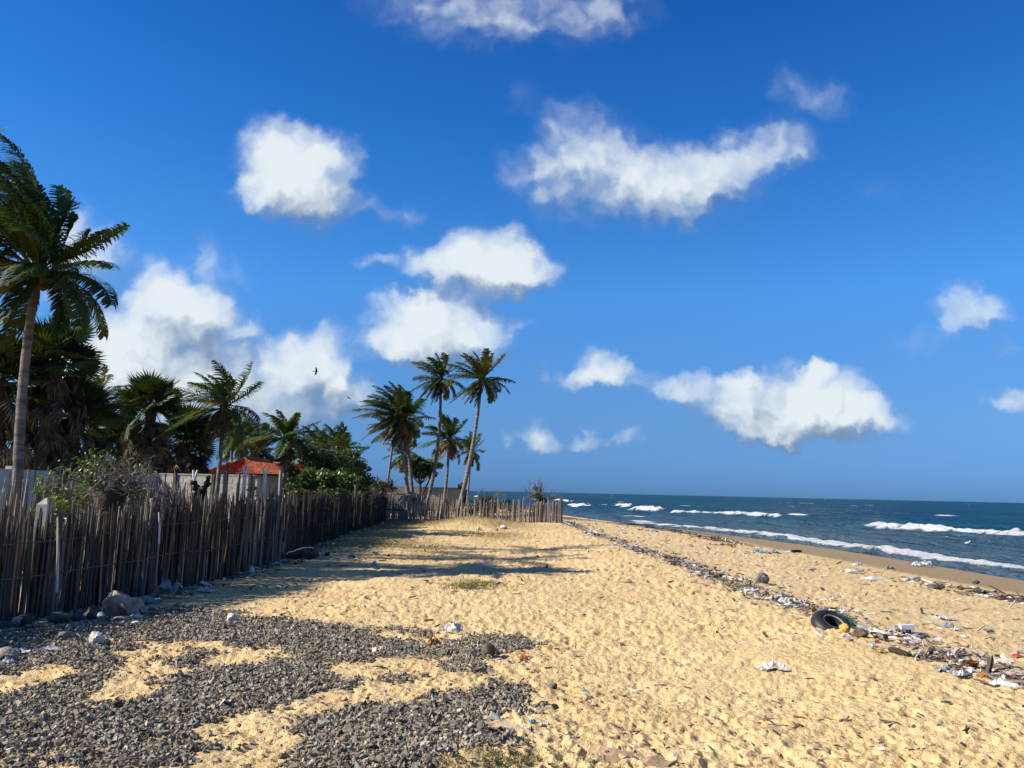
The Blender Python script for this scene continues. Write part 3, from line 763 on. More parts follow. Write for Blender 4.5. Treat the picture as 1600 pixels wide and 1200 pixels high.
for k in range(22):                                                                     # the close-set end by the beach
    x = 1.35 + k * .06; y = 41.35 - k * .018
    extra.append(picket_matrix(x, y, zat(x, y) - .1, 1.2 * rng.uniform(.9, 1.04), rng.uniform(.06, .09), 0, rng.normal(0, .02), rng.uniform(0, 6)))
joined("thin_sticks", back, extra, PICKP, m_stick_pale, base=base)
m = MB(); m.tube([(0, 0, -.1), (.01, 0, .6), (0, 0, 1.22)], [.085, .08, .075], 8)
o = m.build("fence_post", m_stick, back, loc=(2.72 + 1.8, 40.85 - 42, zat(2.7, 40.8)))
for hh in (.35, .85):
    m = MB(); pts = [(x, y + .05, zat(x, y) + hh) for (x, y, h, s) in poly_walk(BACK, lambda: .8)]
    m.tube(np.array(pts) - base, .012, 4); m.build("tie_rail", m_stick, back)
# little gate of poles at the corner
g = thing("pole_gate", (-6.1, 41.6, 0), "small gate of grey poles where the two stick fences meet", "gate")
for (x, h) in ((-.55, 1.52), (.62, 1.5)):
    m = MB(); m.tube([(x, 0, -.1), (x + .02, 0, h * .5), (x, 0, h)], [.055, .05, .045], 7); m.build("gate_post", m_stick_pale, g)
m = MB(); m.tube([(-.7, -.03, 1.42), (0, -.02, 1.44), (.78, -.03, 1.40)], .038, 6); m.build("crossbar", m_stick_pale, g)
m = MB(); m.tube([(-.5, -.06, .62), (.5, -.06, .58)], .04, 6); m.build("rail", m_stick, g)
m = MB(); m.tube([(-.45, -.03, .2), (.55, -.03, 1.35)], .028, 6); m.build("brace", m_stick_pale, g)
for k in range(8):
    x = -.42 + k * .125; m = MB(); m.tube([(x, 0, 0), (x + rng.normal(0, .02), 0, rng.uniform(1.0, 1.35))], [.03, .022], 5); m.build("bar", m_stick_pale, g)

# ------------------------------------------------------------------ block walls, house, shed
m_block = material("concrete_block", (0.46, 0.43, 0.36), .95, .4, 3, .5, 60, .006, objvar=.16, color2=(.34, .31, .255))
m_block2 = material("grey_block", (0.34, 0.32, 0.28), .95, .5, 3, .5, 60, .006, objvar=.10, color2=(.26, .235, .19))
m_mortar = material("mortar", (0.40, 0.375, 0.32), .95, .4, 8, .4)
m_mortar2 = material("sandy_mortar", (0.26, 0.235, 0.19), .95, .3, 8, .4)
m_plaster = material("cream_plaster", (0.62, 0.57, 0.46), .9, .3, 1.2, .3, 30, .005, color2=(.46, .42, .33))
def block_wall(name, label, a, b, h, bw, bh, thick, mb, mm, cope=None, courses=None, hide_below=0.0):
    a, b = np.array(a, float), np.array(b, float); L = np.hypot(*(b - a)); ang = math.atan2(b[1] - a[1], b[0] - a[0])
    w_ = thing(name, (a[0], a[1], -.05), label, "wall", rz=ang)
    m = MB(); m.box((L / 2, 0, h / 2 - .01), (L - .04, thick - .012, h - .03)); m.build("mortar_core", mm, w_)
    g = MB(); g.box((0, 0, 0), (bw - .014, thick, bh - .014), jit=.003); bm = g.mesh("block", mb)
    hg = MB(); hg.box((0, 0, 0), (bw / 2 - .014, thick, bh - .014), jit=.003); hm = hg.mesh("block", mb)
    n = int(round(L / bw)); k = 0
    for r_ in range(int(h / bh)):
        z = bh * (r_ + .5)
        if z < hide_below: continue
        x = 0.0
        while x < L - .05:
            half = (x == 0.0 and r_ % 2 == 1) or (L - x < bw * .75)
            wd_ = bw / 2 if half else bw
            o = bpy.data.objects.new("block", hm if half else bm); o.location = (x + wd_ / 2, rng.normal(0, .004), z); o.rotation_euler = (0, 0, rng.normal(0, .006)); link(o, w_)
            x += wd_
    if cope:
        m = MB(); m.box((L / 2, 0, h + cope / 2 - .02), (L, thick + .02, cope)); m.build("coping", mm, w_)
    return w_
# brick wall behind the far fence
wall_b = block_wall("block_wall", "bare grey block wall behind the coconut palms, its end near the sea", (-11.4, 62.4), (-3.72, 62.0), 1.98, .44, .2, .2, m_block2, m_mortar2, hide_below=.75)
wall_g = block_wall("block_wall", "pale grey block wall in front of the red tiled roof", (-14.15, 29.8), (-9.35, 28.6), 2.12, .42, .2, .16, m_block, m_mortar, cope=.05, hide_below=.9)
for fx in (1.55, 3.2, 4.75):
    m = MB(); m.box((fx, -.11, 1.08), (.12, .06, 2.16)); m.build("pillar", m_stick, wall_g)
# cream boundary wall on the far left, cast panels between posts
cw = thing("boundary_wall", (-12.6, 15.0, -.05), "long cream wall behind the leaning palms at the far left", "wall", rz=math.atan2(14.6, -.9))
for k in range(6):
    m = MB(); m.box((1.25 + k * 2.5, 0, 1.02), (2.36, .1, 2.04), jit=.004); m.build("panel", m_plaster, cw)
for k in range(7):
    m = MB(); m.box((k * 2.5, 0, 1.06), (.15, .16, 2.12), jit=.004); m.build("pillar", m_plaster, cw)
# red tiled house
m_tile = material("red_clay_tile", (0.45, 0.112, 0.042), .8, .55, 3, .3, 20, .01, objvar=.18, color2=(.24, .060, .028))
m_ridge = material("ridge_tile", (0.46, 0.16, 0.08), .85, .4, 5)
house = thing("tiled_house", (-15.0, 46.0, 0), "house with an orange-red clay tile roof behind the grey wall", "house")
def roof_slope(name, p00, p10, p01, p11, parent, off, rows=13):
    """courses of clay tiles lapping down from the ridge edge (p01-p11) to the eaves edge (p00-p10), corrugated across"""
    p00, p10, p01, p11 = (np.array(p, float) - off for p in (p00, p10, p01, p11))
    nrm = np.cross(p10 - p00, p01 - p00); nrm /= np.linalg.norm(nrm); nrm *= np.sign(nrm[2])
    L = max(np.linalg.norm(p10 - p00), np.linalg.norm(p11 - p01)); nc = max(int(L / .11), 4)
    grp = MB()
    for r_ in range(rows):
        v0, v1 = r_ / rows, min((r_ + 1.12) / rows, 1.0)
        uu = np.linspace(0, 1, nc * 2 + 1)
        lift = np.where(np.arange(len(uu)) % 2 == 0, 0.0, .035) + rng.normal(0, .006, len(uu))
        lo = (p00 + (p01 - p00) * v0)[None] + ((p10 + (p11 - p10) * v0) - (p00 + (p01 - p00) * v0))[None] * uu[:, None] + nrm * (.055 + lift[:, None])
        hi = (p00 + (p01 - p00) * v1)[None] + ((p10 + (p11 - p10) * v1) - (p00 + (p01 - p00) * v1))[None] * uu[:, None] + nrm * (.012 + lift[:, None])
        dn = lo - nrm * .05
        n = len(uu); V = np.concatenate([dn, lo, hi]); i = np.arange(n - 1)
        F = np.concatenate([np.stack([i, i + 1, n + i + 1, n + i], 1), np.stack([n + i, n + i + 1, 2 * n + i + 1, 2 * n + i], 1)])
        m = MB(); m.add(V, F); m.build("tile_course", m_tile, parent)
    m = MB(); V = np.array([p00, p10, p11, p01]); V = np.concatenate([V - nrm * .01, V - nrm * .07])
    m.add(V, [(0, 1, 2, 3), (7, 6, 5, 4), (0, 4, 5, 1), (1, 5, 6, 2), (2, 6, 7, 3), (3, 7, 4, 0)])
    m.build("roof_deck", m_stick, parent)
off = np.array([-15.0, 46.0, 0]); ze, zr = 2.30, 3.16
def roof(label, slopes, ridge):
    rf = obj("roof", MB_ridge(ridge), house); 
    if label: rf['label'] = label
    for s_ in slopes: roof_slope("roof", *s_, rf, off)
def MB_ridge(pts):
    m = MB(); m.tube(np.array(pts) - off + (0, 0, .07), .09, 6); return m.mesh("roof", m_ridge)
roof("long low tiled roof", [((-17.9, 44.6, ze), (-11.9, 44.6, ze), (-17.3, 47.6, zr - .12), (-12.5, 47.6, zr - .12)), ((-11.9, 50.4, ze), (-17.9, 50.4, ze), (-12.5, 47.6, zr - .12), (-17.3, 47.6, zr - .12)),
                            ((-11.9, 44.6, ze), (-11.9, 50.4, ze), (-12.5, 47.6, zr - .12), (-12.5, 47.6, zr - .12)), ((-17.9, 50.4, ze), (-17.9, 44.6, ze), (-17.3, 47.6, zr - .12), (-17.3, 47.6, zr - .12))],
     [(-17.3, 47.6, zr - .12), (-12.5, 47.6, zr - .12)])
roof("raised middle roof with its shaded slope to the right", [((-12.9, 41.9, ze + .02), (-12.9, 48.2, ze + .02), (-14.85, 43.1, zr + .0), (-14.85, 48.2, zr + .0)), ((-16.6, 48.2, ze + .02), (-16.6, 41.9, ze + .02), (-14.85, 48.2, zr + .0), (-14.85, 43.1, zr + .0)),
     ((-16.6, 41.9, ze + .02), (-12.9, 41.9, ze + .02), (-14.85, 43.1, zr + .0), (-14.85, 43.1, zr + .0))],
     [(-14.85, 43.1, zr + .0), (-14.85, 48.2, zr + .0)])
m = MB(); m.box((-14.9 - off[0], 47.5 - off[1], 1.15), (5.2, 4.9, 2.3)); m.box((-14.7 - off[0], 44.0 - off[1], 1.14), (2.7, 3.4, 2.28)); m.build("wall", m_plaster, house)
m = MB(); m.box((-12.28 - off[0], 46.6 - off[1], 1.2), (.08, .8, 2.0)); m.build("door", m_stick, house)
# small thatched shed near the corner of the fences, with a dark sheet beside it
m_thatch = material("old_thatch", (0.13, 0.10, 0.07), .95, .5, 5, .6, 20, .02, stretch=(1, 6, 1))
shed = thing("thatched_shed", (-9.3, 56.0, 0), "small shed with ragged brown thatch beside the palm trunks", "shed")
m = MB()
for k in range(90):
    x = rng.uniform(-1.05, 1.05); m.box((x, rng.uniform(-.9, .5), 2.12 - abs(x) * .32 + rng.normal(0, .03)), (rng.uniform(.3, .6), rng.uniform(.25, .7), .03), np.array(Matrix.Rotation(math.copysign(.34, x) + rng.normal(0, .12), 3, 'Y') @ Matrix.Rotation(rng.normal(0, .15), 3, 'X')))
m.build("thatch_roof", m_thatch, shed)
m = MB()
for x in (-.75, .05, .75): m.box((x, -.6, 1.0), (.14, .14, 2.0))
m.build("post", m_plaster, shed)
m = MB(); m.box((0, 0, .9), (1.5, .9, 1.8)); m.build("wall", m_block2, shed)
ms = material("dark_tarpaulin", (0.035, 0.036, 0.042), .6, .4, 3, .4, 8, .04)
m = MB(); n = 15
gxx, gzz = np.meshgrid(np.linspace(0, 1, n), np.linspace(0, 1, n), indexing='ij')
Vt = np.stack([gxx.ravel() * 1.75, .12 * fbm(gxx.ravel() * 4, gzz.ravel() * 4, 3, 5) + .25 * gzz.ravel(), gzz.ravel() * (1.45 + .12 * np.sin(gxx.ravel() * 5)) * np.where(gxx.ravel() < .25, .72 + gxx.ravel() * 1.1, 1)], 1)
i, j = np.meshgrid(np.arange(n - 1), np.arange(n - 1), indexing='ij'); i, j = i.ravel(), j.ravel()
Ft = np.stack([i * n + j, (i + 1) * n + j, (i + 1) * n + j + 1, i * n + j + 1], 1)
m.add(Vt, Ft); m.add(Vt + (0, .05, 0), Ft[:, ::-1])
o = m.build("dark_tarpaulin", ms, loc=(-7.2, 50.5, 0), smooth=True); tag(o, "dark sheet hung on the poles left of the palm trunks", "tarpaulin")

# posts standing in the yard behind the fence
m_white = material("white_post_paint", (0.72, 0.70, 0.64), .7, .25, 6, .3)
def yard_post(px, ptop, y, wdt, fork, label, mat, group=None):
    p = at_depth(px, ptop, y); h = p[2]
    t_ = thing("yard_post", (p[0], p[1], 0), label, "post", group)
    m = MB(); hb = h - (.16 if fork else 0)
    m.tube([(0, 0, -.1), (rng.normal(0, .015), 0, hb * .5), (0, 0, hb)], [wdt * .56, wdt * .52, wdt * .5], 6)
    m.build("shaft", mat, t_)
    if fork:
        for s_ in (-1, 1):
            m = MB(); m.tube([(0, 0, hb - .04), (s_ * wdt * .55, 0, hb + .06), (s_ * wdt * .85, 0, h)], [wdt * .42, wdt * .34, wdt * .22], 6); m.build("prong", mat, t_)
yard_post(384, 728, 23.5, .105, True, "white forked post in front of the red roof, left of two", m_white)
yard_post(415, 731, 23.5, .105, True, "white forked post in front of the red roof, right of two", m_white)
yard_post(352, 740, 23.0, .11, False, "grey post just right of the thin leaning palm trunk", m_stick_pale)
yard_post(374, 740, 25.0, .10, False, "short grey post close left of a white forked post", m_stick_pale)
yard_post(439, 735, 25.0, .12, False, "grey post at the left edge of the green bush", m_stick_pale)
yard_post(356, 722, 27.5, .12, False, "tall dark post standing before the left roof slope", m_stick)
yard_post(556, 758, 33.0, .13, False, "dark post at the right end of the green bush", m_stick)
# charred stump with two arms
m_char = material("charred_wood", (0.022, 0.020, 0.019), .9, .5, 8, .8, 20, .03)
p = at_depth(311, 768, 19.0)
st = thing("burnt_stump", (p[0], p[1], 0), "black burnt stump with two arms behind the fence", "stump")
def knobbly(pts, r0, r1, parent, name):
    m = MB(); n = 12; pts = np.array(pts, float); tt = np.linspace(0, 1, len(pts)); q = np.linspace(0, 1, n)
    P_ = np.stack([np.interp(q, tt, pts[:, k]) for k in range(3)], 1) + rng.normal(0, .014, (n, 3))
    m.tube(P_, np.linspace(r0, r1, n) * (1 + .35 * np.sin(np.arange(n) * 2.1) + rng.normal(0, .1, n)), 8); return m.build(name, m_char, parent, smooth=True)
knobbly([(0, 0, 0), (.02, 0, .8), (0, 0, 1.55)], .15, .12, st, "trunk")
knobbly([(0, 0, 1.45), (-.13, 0, 1.7), (-.14, 0, 1.95)], .11, .05, st, "arm")
knobbly([(.02, 0, 1.4), (.17, 0, 1.68), (.2, 0, 1.92)], .10, .05, st, "arm")
m = MB()
for s_ in (-1, 1): m.tube([(-.10, -.08, 1.80), (-.10 + s_ * .03, -.09, 1.92), (-.10 + s_ * .05, -.08, 2.05)], [.035, .03, .02], 6)
m.build("white_tip", m_white, st)
# ------------------------------------------------------------------ vegetation
m_frond = [material("coconut_frond", (0.062, 0.100, 0.022), .55, .45, 1.6, objvar=.35, color2=(.030, .058, .012), trans=.22, spec=.22),
           material("yellowing_frond", (0.155, 0.135, 0.030), .5, .4, 1.6, objvar=.3, color2=(.085, .085, .018), trans=.22, spec=.2),
           material("dead_frond", (0.14, 0.095, 0.055), .8, .5, 2.5, objvar=.35, color2=(.06, .042, .026), trans=.08)]
m_trunk = material("palm_trunk", (0.215, 0.195, 0.17), .95, .6, 2.2, .6, 12, .03, objvar=.15, stretch=(1, 1, 5), color2=(.085, .075, .064))
m_fan = [material("fan_palm_leaf", (0.060, 0.088, 0.026), .45, .5, 2.0, objvar=.35, color2=(.028, .046, .013), trans=.15, spec=.25),
         material("dry_fan_leaf", (0.175, 0.148, 0.090), .8, .6, 2.5, objvar=.45, color2=(.05, .043, .03), trans=.05)]
m_bark = material("dark_bark", (0.075, 0.060, 0.048), .95, .5, 4, .8, 18, .03)
m_twig = material("grey_twig", (0.20, 0.165, 0.135), .9, .5, 8, objvar=.1)
m_leaf = [material("bright_bush_leaf", (0.5, 0.5, 0.5), .38, .25, 3, tint=True, trans=.2, spec=.5),
          material("tree_leaf", (0.5, 0.5, 0.5), .45, .25, 3, tint=True, trans=.2, spec=.45)]
WIND = np.array([-1.0, -.12, .05])
def nrm(v): return v / (np.linalg.norm(v, axis=-1, keepdims=True) + 1e-9)

def frond_mesh(r, L, az, el, wind, grav, stations, leaf, wid, mat, twist=0.0, ragged=.0):
    """one feather leaf: a bending rachis with narrow leaflets along both sides, blown by the wind"""
    n = 14; d = np.array([math.cos(az) * math.cos(el), math.sin(az) * math.cos(el), math.sin(el)])
    P_ = [np.zeros(3)]; D_ = [d]
    for i in range(n):
        s = (i + 1) / n
        d = nrm(d + (wind * WIND * (.25 + s) + np.array([0, 0, -1]) * grav * (.2 + s * 1.1)) / n)
        P_.append(P_[-1] + d * L / n); D_.append(d)
    P_, D_ = np.array(P_), np.array(D_)
    m = MB(); m.tube(P_, np.linspace(.036, .006, n + 1) * L / 3.2, 4, caps=False)
    ss = np.linspace(.14, .995, stations) + r.normal(0, .004, stations); ss = np.clip(ss, .1, 1.0)
    q = ss * n; i0 = np.clip(q.astype(int), 0, n - 1); f = (q - i0)[:, None]
    pos = P_[i0] * (1 - f) + P_[i0 + 1] * f; dr = nrm(D_[i0] * (1 - f) + D_[i0 + 1] * f)
    side0 = nrm(np.cross(dr, np.array([0.0, 0, 1]) + .001)); upv = np.cross(side0, dr)
    ca, sa = math.cos(twist), math.sin(twist)
    V, F, k = [], [], 0
    prof = np.interp(ss, [.1, .25, .5, .8, 1], [.55, .95, 1.0, .72, .32]) * leaf
    for sgn in (-1, 1):
        sd_ = sgn * (side0 * ca + upv * sa)
        ln = prof * r.uniform(.8, 1.1, stations) * np.where(r.random(stations) < ragged, r.uniform(.15, .6, stations), 1)
        d0 = nrm(dr * r.uniform(.55, .85, (stations, 1)) + sd_ * .8 + upv * .18 + r.normal(0, .07, (stations, 3)))
        d1 = nrm(d0 + np.array([0, 0, -1]) * (.42 + .25 * grav) + WIND * wind * .50 + r.normal(0, .09, (stations, 3)))
        d2 = nrm(d1 + np.array([0, 0, -1]) * (.55 + .3 * grav) + WIND * wind * .55)
        wv = nrm(np.cross(d0, upv)) * wid * .5
        a = pos; b = a + d0 * ln[:, None] * .38; c = b + d1 * ln[:, None] * .36; e = c + d2 * ln[:, None] * .26
        blk = np.stack([a - wv * .6, a + wv * .6, b + wv, b - wv, c + wv * .7, c - wv * .7, e], 1)
        V.append(blk.reshape(-1, 3)); o = k + np.arange(stations)[:, None] * 7; k += stations * 7
        F.append((o, k))
    base_n = m.n
    VV = np.concatenate(V)
    i7 = np.arange(stations * 2)[:, None] * 7
    quads = np.concatenate([i7 + np.array([[0, 1, 2, 3]]), i7 + np.array([[3, 2, 4, 5]])]); tris = i7 + np.array([[5, 4, 6]])
    m.add(VV, quads); m.f3.append(tris + base_n)
    return m.mesh("frond", mat)

def trunk_mesh(r, a, b, bend, r0, r1, name="trunk", rings=26, sides=10):
    a, b = np.array(a, float), np.array(b, float); tt = np.linspace(0, 1, rings)[:, None]
    ctrl = (a + b) / 2 + np.array(bend)
    P_ = (1 - tt) ** 2 * a + 2 * tt * (1 - tt) * ctrl + tt ** 2 * b
    rad = np.interp(tt[:, 0], [0, .06, .15, 1], [r0 * 1.55, r0 * 1.12, r0, r1])
    m = MB(); pts, rr_ = [], []
    for i in range(rings):
        pts.append(P_[i]); rr_.append(rad[i] * (1.0 + (.05 if i % 2 else -.03)))
    m.tube(np.array(pts), np.array(rr_), sides)
    return m.mesh(name, m_trunk, smooth=True)

def coconut_palm(label, foot, top, L, n=24, bend=(0, 0, 0), r0=.15, r1=.10, wind=1.0, seed=0, stations=46, leaf=.75, wid=.05, group=None, dead=3, yellow=.15, extra=None, el_lo=-.75, nuts=False, windward=.85):
    if not nuts: r0, r1 = r0 * .82, r1 * .82
    r = np.random.default_rng(seed + 900)
    t_ = thing("coconut_palm", tuple(foot), label, "palm tree", group)
    top = np.array(top) - np.array(foot)
    obj("trunk", trunk_mesh(r, (0, 0, -.15), top, bend, r0, r1), t_)
    specs = []
    for k in range(n):
        e = el_lo + (1.42 - el_lo) * ((k + .5) / n) ** .85; a = k * 2.39996 + r.normal(0, .25)
        specs.append((a, e + r.normal(0, .1), L * (windward if math.cos(a) > .15 and e < 1.1 else 1.0) * r.uniform(.82, 1.08) * (.72 + .28 * min(1, (1.6 - e))), 0 if r.random() > yellow * (1.5 if e < .1 else .8) else 1))
    for k in range(dead): specs.append((r.uniform(0, 6.28), -1.05 + r.normal(0, .15), L * r.uniform(.6, .85), 2))
    for s_ in extra or []: specs.append(s_)
    wind *= 1.3
    for (a, e, l_, mi) in specs:
        g_ = .55 + .75 * max(0, .7 - e) * .8
        toward = math.cos(a) > .2                                       # fronds on the windward side are pushed up and back
        me = frond_mesh(r, l_, a, e, wind * (1.0 if not toward else .8) * r.uniform(.8, 1.2), g_ * r.uniform(.8, 1.2), stations, leaf * l_ / L * r.uniform(.9, 1.1), wid, m_frond[mi], r.normal(0, .35), .13 if mi == 0 else .3)
        o = obj("frond", me, t_, tuple(top + np.array([math.cos(a) * r1 * .6, math.sin(a) * r1 * .6, r.uniform(-.12, .12)])))
        if mi == 2: o['label'] = "dead brown hanging frond"
    m = MB()                                                            # fibrous heart of the crown
    V, F_ = ICO1; m.add(V * np.array([r1 * 1.9, r1 * 1.9, r1 * 3.2]) * (1 + r.normal(0, .12, (len(V), 1))) + top + (0, 0, .05), F_)
    m.build("crown_heart", m_frond[2], t_)
    if nuts:
        for k in range(5):
            a = k * 1.3 + .4; m = MB(); V, F_ = ICO1; m.add(V * np.array([.1, .1, .125]) + top + np.array([math.cos(a) * .24, math.sin(a) * .24, -.18 - .06 * (k % 2)]), F_); m.build("coconut", m_nut, t_, smooth=True)
    return t_
m_nut = material("young_coconut", (0.11, 0.085, 0.03), .6, .4, 6)

def fan_mesh(r, rad, mat, dead=False, segs=26):
    """a palmyra leaf: stalk and a pleated fan of stiff points (or a collapsed dry one)"""
    m = MB(); pl = rad * (1.0 if not dead else .7)
    m.tube([(0, 0, 0), (pl * .5, 0, -.02), (pl, 0, -.03 if not dead else -.1)], [.03, .024, .018], 4, caps=False)
    span = 2.5 if not dead else r.uniform(.5, 1.0)
    V, F = [], []; hub = np.array([pl, 0, 0])
    an = np.linspace(-span, span, segs + 1)
    def P_(a, q, z): return hub + np.array([math.cos(a) * q, math.sin(a) * q, z])
    fold = .05 if not dead else .12
    for k in range(segs):
        a0, a1 = an[k], an[k + 1]; am = (a0 + a1) / 2; ln = rad * (.80 + .2 * math.cos(am * .6)) * r.uniform(.9, 1.08)
        cup = .16 * rad * abs(am) / 2.5 * (1 if not dead else 2.5); o = len(V)
        droop = r.uniform(.0, .12) if not dead else r.uniform(.2, .5)
        q = .58
        V += [hub, P_(a0, ln * q, cup - fold * rad * .5), P_(am, ln * q, cup + fold * rad * .5), P_(a1, ln * q, cup - fold * rad * .5), P_(am + r.normal(0, .015), ln, cup - droop * rad)]
        F += [(o, o + 1, o + 2), (o, o + 2, o + 3), (o + 1, o + 4, o + 2), (o + 2, o + 4, o + 3)]
    m.add(np.array(V), np.array(F)); return m.mesh("fan_leaf" if not dead else "dry_leaf", mat)
FANS = [fan_mesh(np.random.default_rng(400 + k), 1.0, m_fan[0]) for k in range(7)]
DEADS = [fan_mesh(np.random.default_rng(450 + k), 1.0, m_fan[1], True, 12) for k in range(6)]
def fan_palm(label, foot, h, rad, n=34, dead=60, seed=0, r0=.24, group=None, skirt=.8):
    r = np.random.default_rng(seed + 1200)
    t_ = thing("fan_palm", tuple(foot), label, "palm tree", group)
    m = MB(); pts = [(r.normal(0, .03), r.normal(0, .03), z) for z in np.linspace(-.1, h, 12)]
    m.tube(pts, r0 * (1 + r.normal(0, .08, 12)), 9); m.build("trunk", m_bark, t_, smooth=True)
    for k in range(n):
        e = -.35 + 1.85 * ((k + .5) / n); a = k * 2.39996 + r.normal(0, .2)
        o = obj("fan_leaf", FANS[k % len(FANS)], t_, (0, 0, h + r.uniform(-.15, .15)))
        s = rad * r.uniform(.85, 1.12) * (.85 if e > 1.2 else 1)
        o.matrix_local = Matrix.Translation((0, 0, h + r.uniform(-.15, .15))) @ Matrix.Rotation(a, 4, 'Z') @ Matrix.Rotation(-e, 4, 'Y') @ Matrix.Rotation(r.normal(0, .5), 4, 'X') @ Matrix.Scale(s, 4)
    for k in range(dead):
        u_ = r.random() ** .8; a = r.uniform(0, 6.28); e = -.75 - .7 * u_ + r.normal(0, .1)
        o = obj("dry_leaf", DEADS[k % len(DEADS)], t_)
        o.matrix_local = Matrix.Translation((math.cos(a) * r0 * .9, math.sin(a) * r0 * .9, h - .1 - u_ * h * skirt)) @ Matrix.Rotation(a, 4, 'Z') @ Matrix.Rotation(-e, 4, 'Y') @ Matrix.Rotation(r.normal(0, .7), 4, 'X') @ Matrix.Scale(rad * r.uniform(.7, 1.1), 4)
    return t_

def leaf_cloud(r, centres, radii, n, size, palette, outward=.5, squash=.75):
    """n leaf blades gathered in clumps; returns verts, faces, colours"""
    ci = r.integers(0, len(centres), n); c = np.asarray(centres)[ci]; rad = np.asarray(radii)[ci]
    d = nrm(r.normal(size=(n, 3))); rr_ = r.random(n) ** .42
    p = c + d * (rad * rr_)[:, None] * np.array([1, 1, squash])
    nv = nrm(d * outward + r.normal(0, .55, (n, 3)) + np.array([0, 0, .45]))
    a = nrm(np.cross(nv, r.normal(size=(n, 3)))); b = np.cross(nv, a)
    s = (size * r.uniform(.6, 1.35, n))[:, None]
    V = np.stack([p - a * s * .55, p + b * s * .30 + nv * s * .06, p + a * s * .6 - nv * s * .1, p - b * s * .30 + nv * s * .06], 1).reshape(-1, 3)
    i = np.arange(n)[:, None] * 4; F = np.concatenate([i + np.array([[0, 1, 2]]), i + np.array([[0, 2, 3]])])
    pal = np.array(palette)[r.integers(0, len(palette), n)] * r.uniform(.7, 1.3, (n, 1)) * (.8 + .4 * r.random(len(centres))[ci])[:, None]
    return V, F, np.repeat(pal, 4, 0)
def branchy(m, r, start, d, L, rad, depth, spread, tips, color=None, gnarl=.25):
    n = 5; pts = [np.array(start, float)]; d = nrm(np.array(d, float))
    for k in range(n): d = nrm(d + r.normal(0, gnarl, 3)); pts.append(pts[-1] + d * L / n)
    m.tube(pts, np.linspace(rad, rad * .62, n + 1), 5 if depth < 2 else 6, caps=depth == 0, color=color)
    if depth == 0: tips.append(pts[-1]); return
    for k in range(r.integers(2, 5)):
        q = pts[r.integers(2, n + 1)] if k else pts[-1]
        branchy(m, r, q, d + r.normal(0, spread, 3) + np.array([0, 0, .12]), L * r.uniform(.55, .85), rad * .55, depth - 1, spread, tips, color, gnarl)
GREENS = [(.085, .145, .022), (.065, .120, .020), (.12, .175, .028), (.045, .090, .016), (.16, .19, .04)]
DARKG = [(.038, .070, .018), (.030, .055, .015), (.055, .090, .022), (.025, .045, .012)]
def bush(name, label, cat, foot, ext, n, size, palette, seed, clumps=40, mat=0, stems=5, stem_r=.035, lift=.62, group=None, crown="foliage"):
    r = np.random.default_rng(seed + 2000); ex = np.array(ext, float)
    t_ = thing(name, tuple(foot), label, cat, group)
    d = nrm(r.normal(size=(clumps, 3))); d[:, 2] = np.abs(d[:, 2]) * 1.2 - .35
    cs = d * (r.random((clumps, 1)) ** .5) * ex * .82 + np.array([0, 0, ex[2] * lift + (1 - lift) * 0 + foot[2] * 0])
    cs[:, 2] = np.maximum(cs[:, 2], .12)
    rad = r.uniform(.16, .34, clumps) * ex.min() * 1.1
    m = MB(); V, F, C = leaf_cloud(r, cs, rad, n, size, palette)
    me = mesh_np(crown, V, F, m_leaf[mat], False, colors=C); obj(crown, me, t_)
    m = MB()
    for k in range(stems):
        c = cs[r.integers(0, clumps)]; b0 = np.array([r.normal(0, .12) * ex[0], r.normal(0, .1) * ex[1], -.05]); mid = (b0 + c) / 2 + r.normal(0, .12, 3) * ex
        m.tube([b0, mid, c], [stem_r, stem_r * .7, stem_r * .3], 5)
    m.build("stem", m_bark, t_)
    return t_

# --- the big wind-blown coconut palm at the left edge
def fd(px, py, y, z=0): p = at_depth(px, py, y); return (p[0], p[1], z)
foot = fd(36, 830, 15.2); top = at_depth(60, 424, 15.6)
big_extra = [(.05, .50, 2.0, 0), (-.15, .05, 2.2, 0), (-.3, -.25, 2.1, 0), (.35, -.3, 1.9, 0), (-1.2, -.7, 2.3, 0), (2.2, -.75, 2.2, 0), (2.6, 1.1, 3.2, 0), (2.2, 1.3, 3.3, 0), (1.4, 1.35, 3.3, 0), (3.3, .95, 3.2, 0), (-.8, 1.3, 2.9, 0), (1.2, 1.4, 3.0, 0), (-1.4, 1.45, 3.1, 0), (3.0, .5, 3.0, 1), (-2.2, .9, 3.1, 0), (-1.6, 1.15, 3.2, 0), (2.9, 1.3, 3.3, 0), (-2.6, .35, 2.8, 1)]
coconut_palm("big dark coconut palm at the far left, its crown swept by the wind", foot, top, 3.0, 27, (-.34, 0, .3), .10, .08, 1.05, 1, 84, .80, .042, dead=0, extra=big_extra, el_lo=-.5, nuts=True, yellow=.10, windward=.62)
# two tall palms standing beyond the left edge; their shadows lie across the sand
for (sx, sy, hz, sd_, q_) in ((-.6, 20.0, 9.5, 51, "nearer"), (.4, 23.2, 12.5, 52, "farther")):
    k_ = hz / math.tan(SUN_EL); ux, uy = -math.sin(SUN_AZ), -math.cos(SUN_AZ)
    coconut_palm(q_ + " of two tall coconut palms beyond the left edge whose shadows cross the sand", (sx - ux * k_ - .8, sy - uy * k_, 0), (sx - ux * k_, sy - uy * k_, hz), 2.5, 14, (.4, 0, 0), .14, .10, .9, sd_, 34, .7, .042, dead=0)
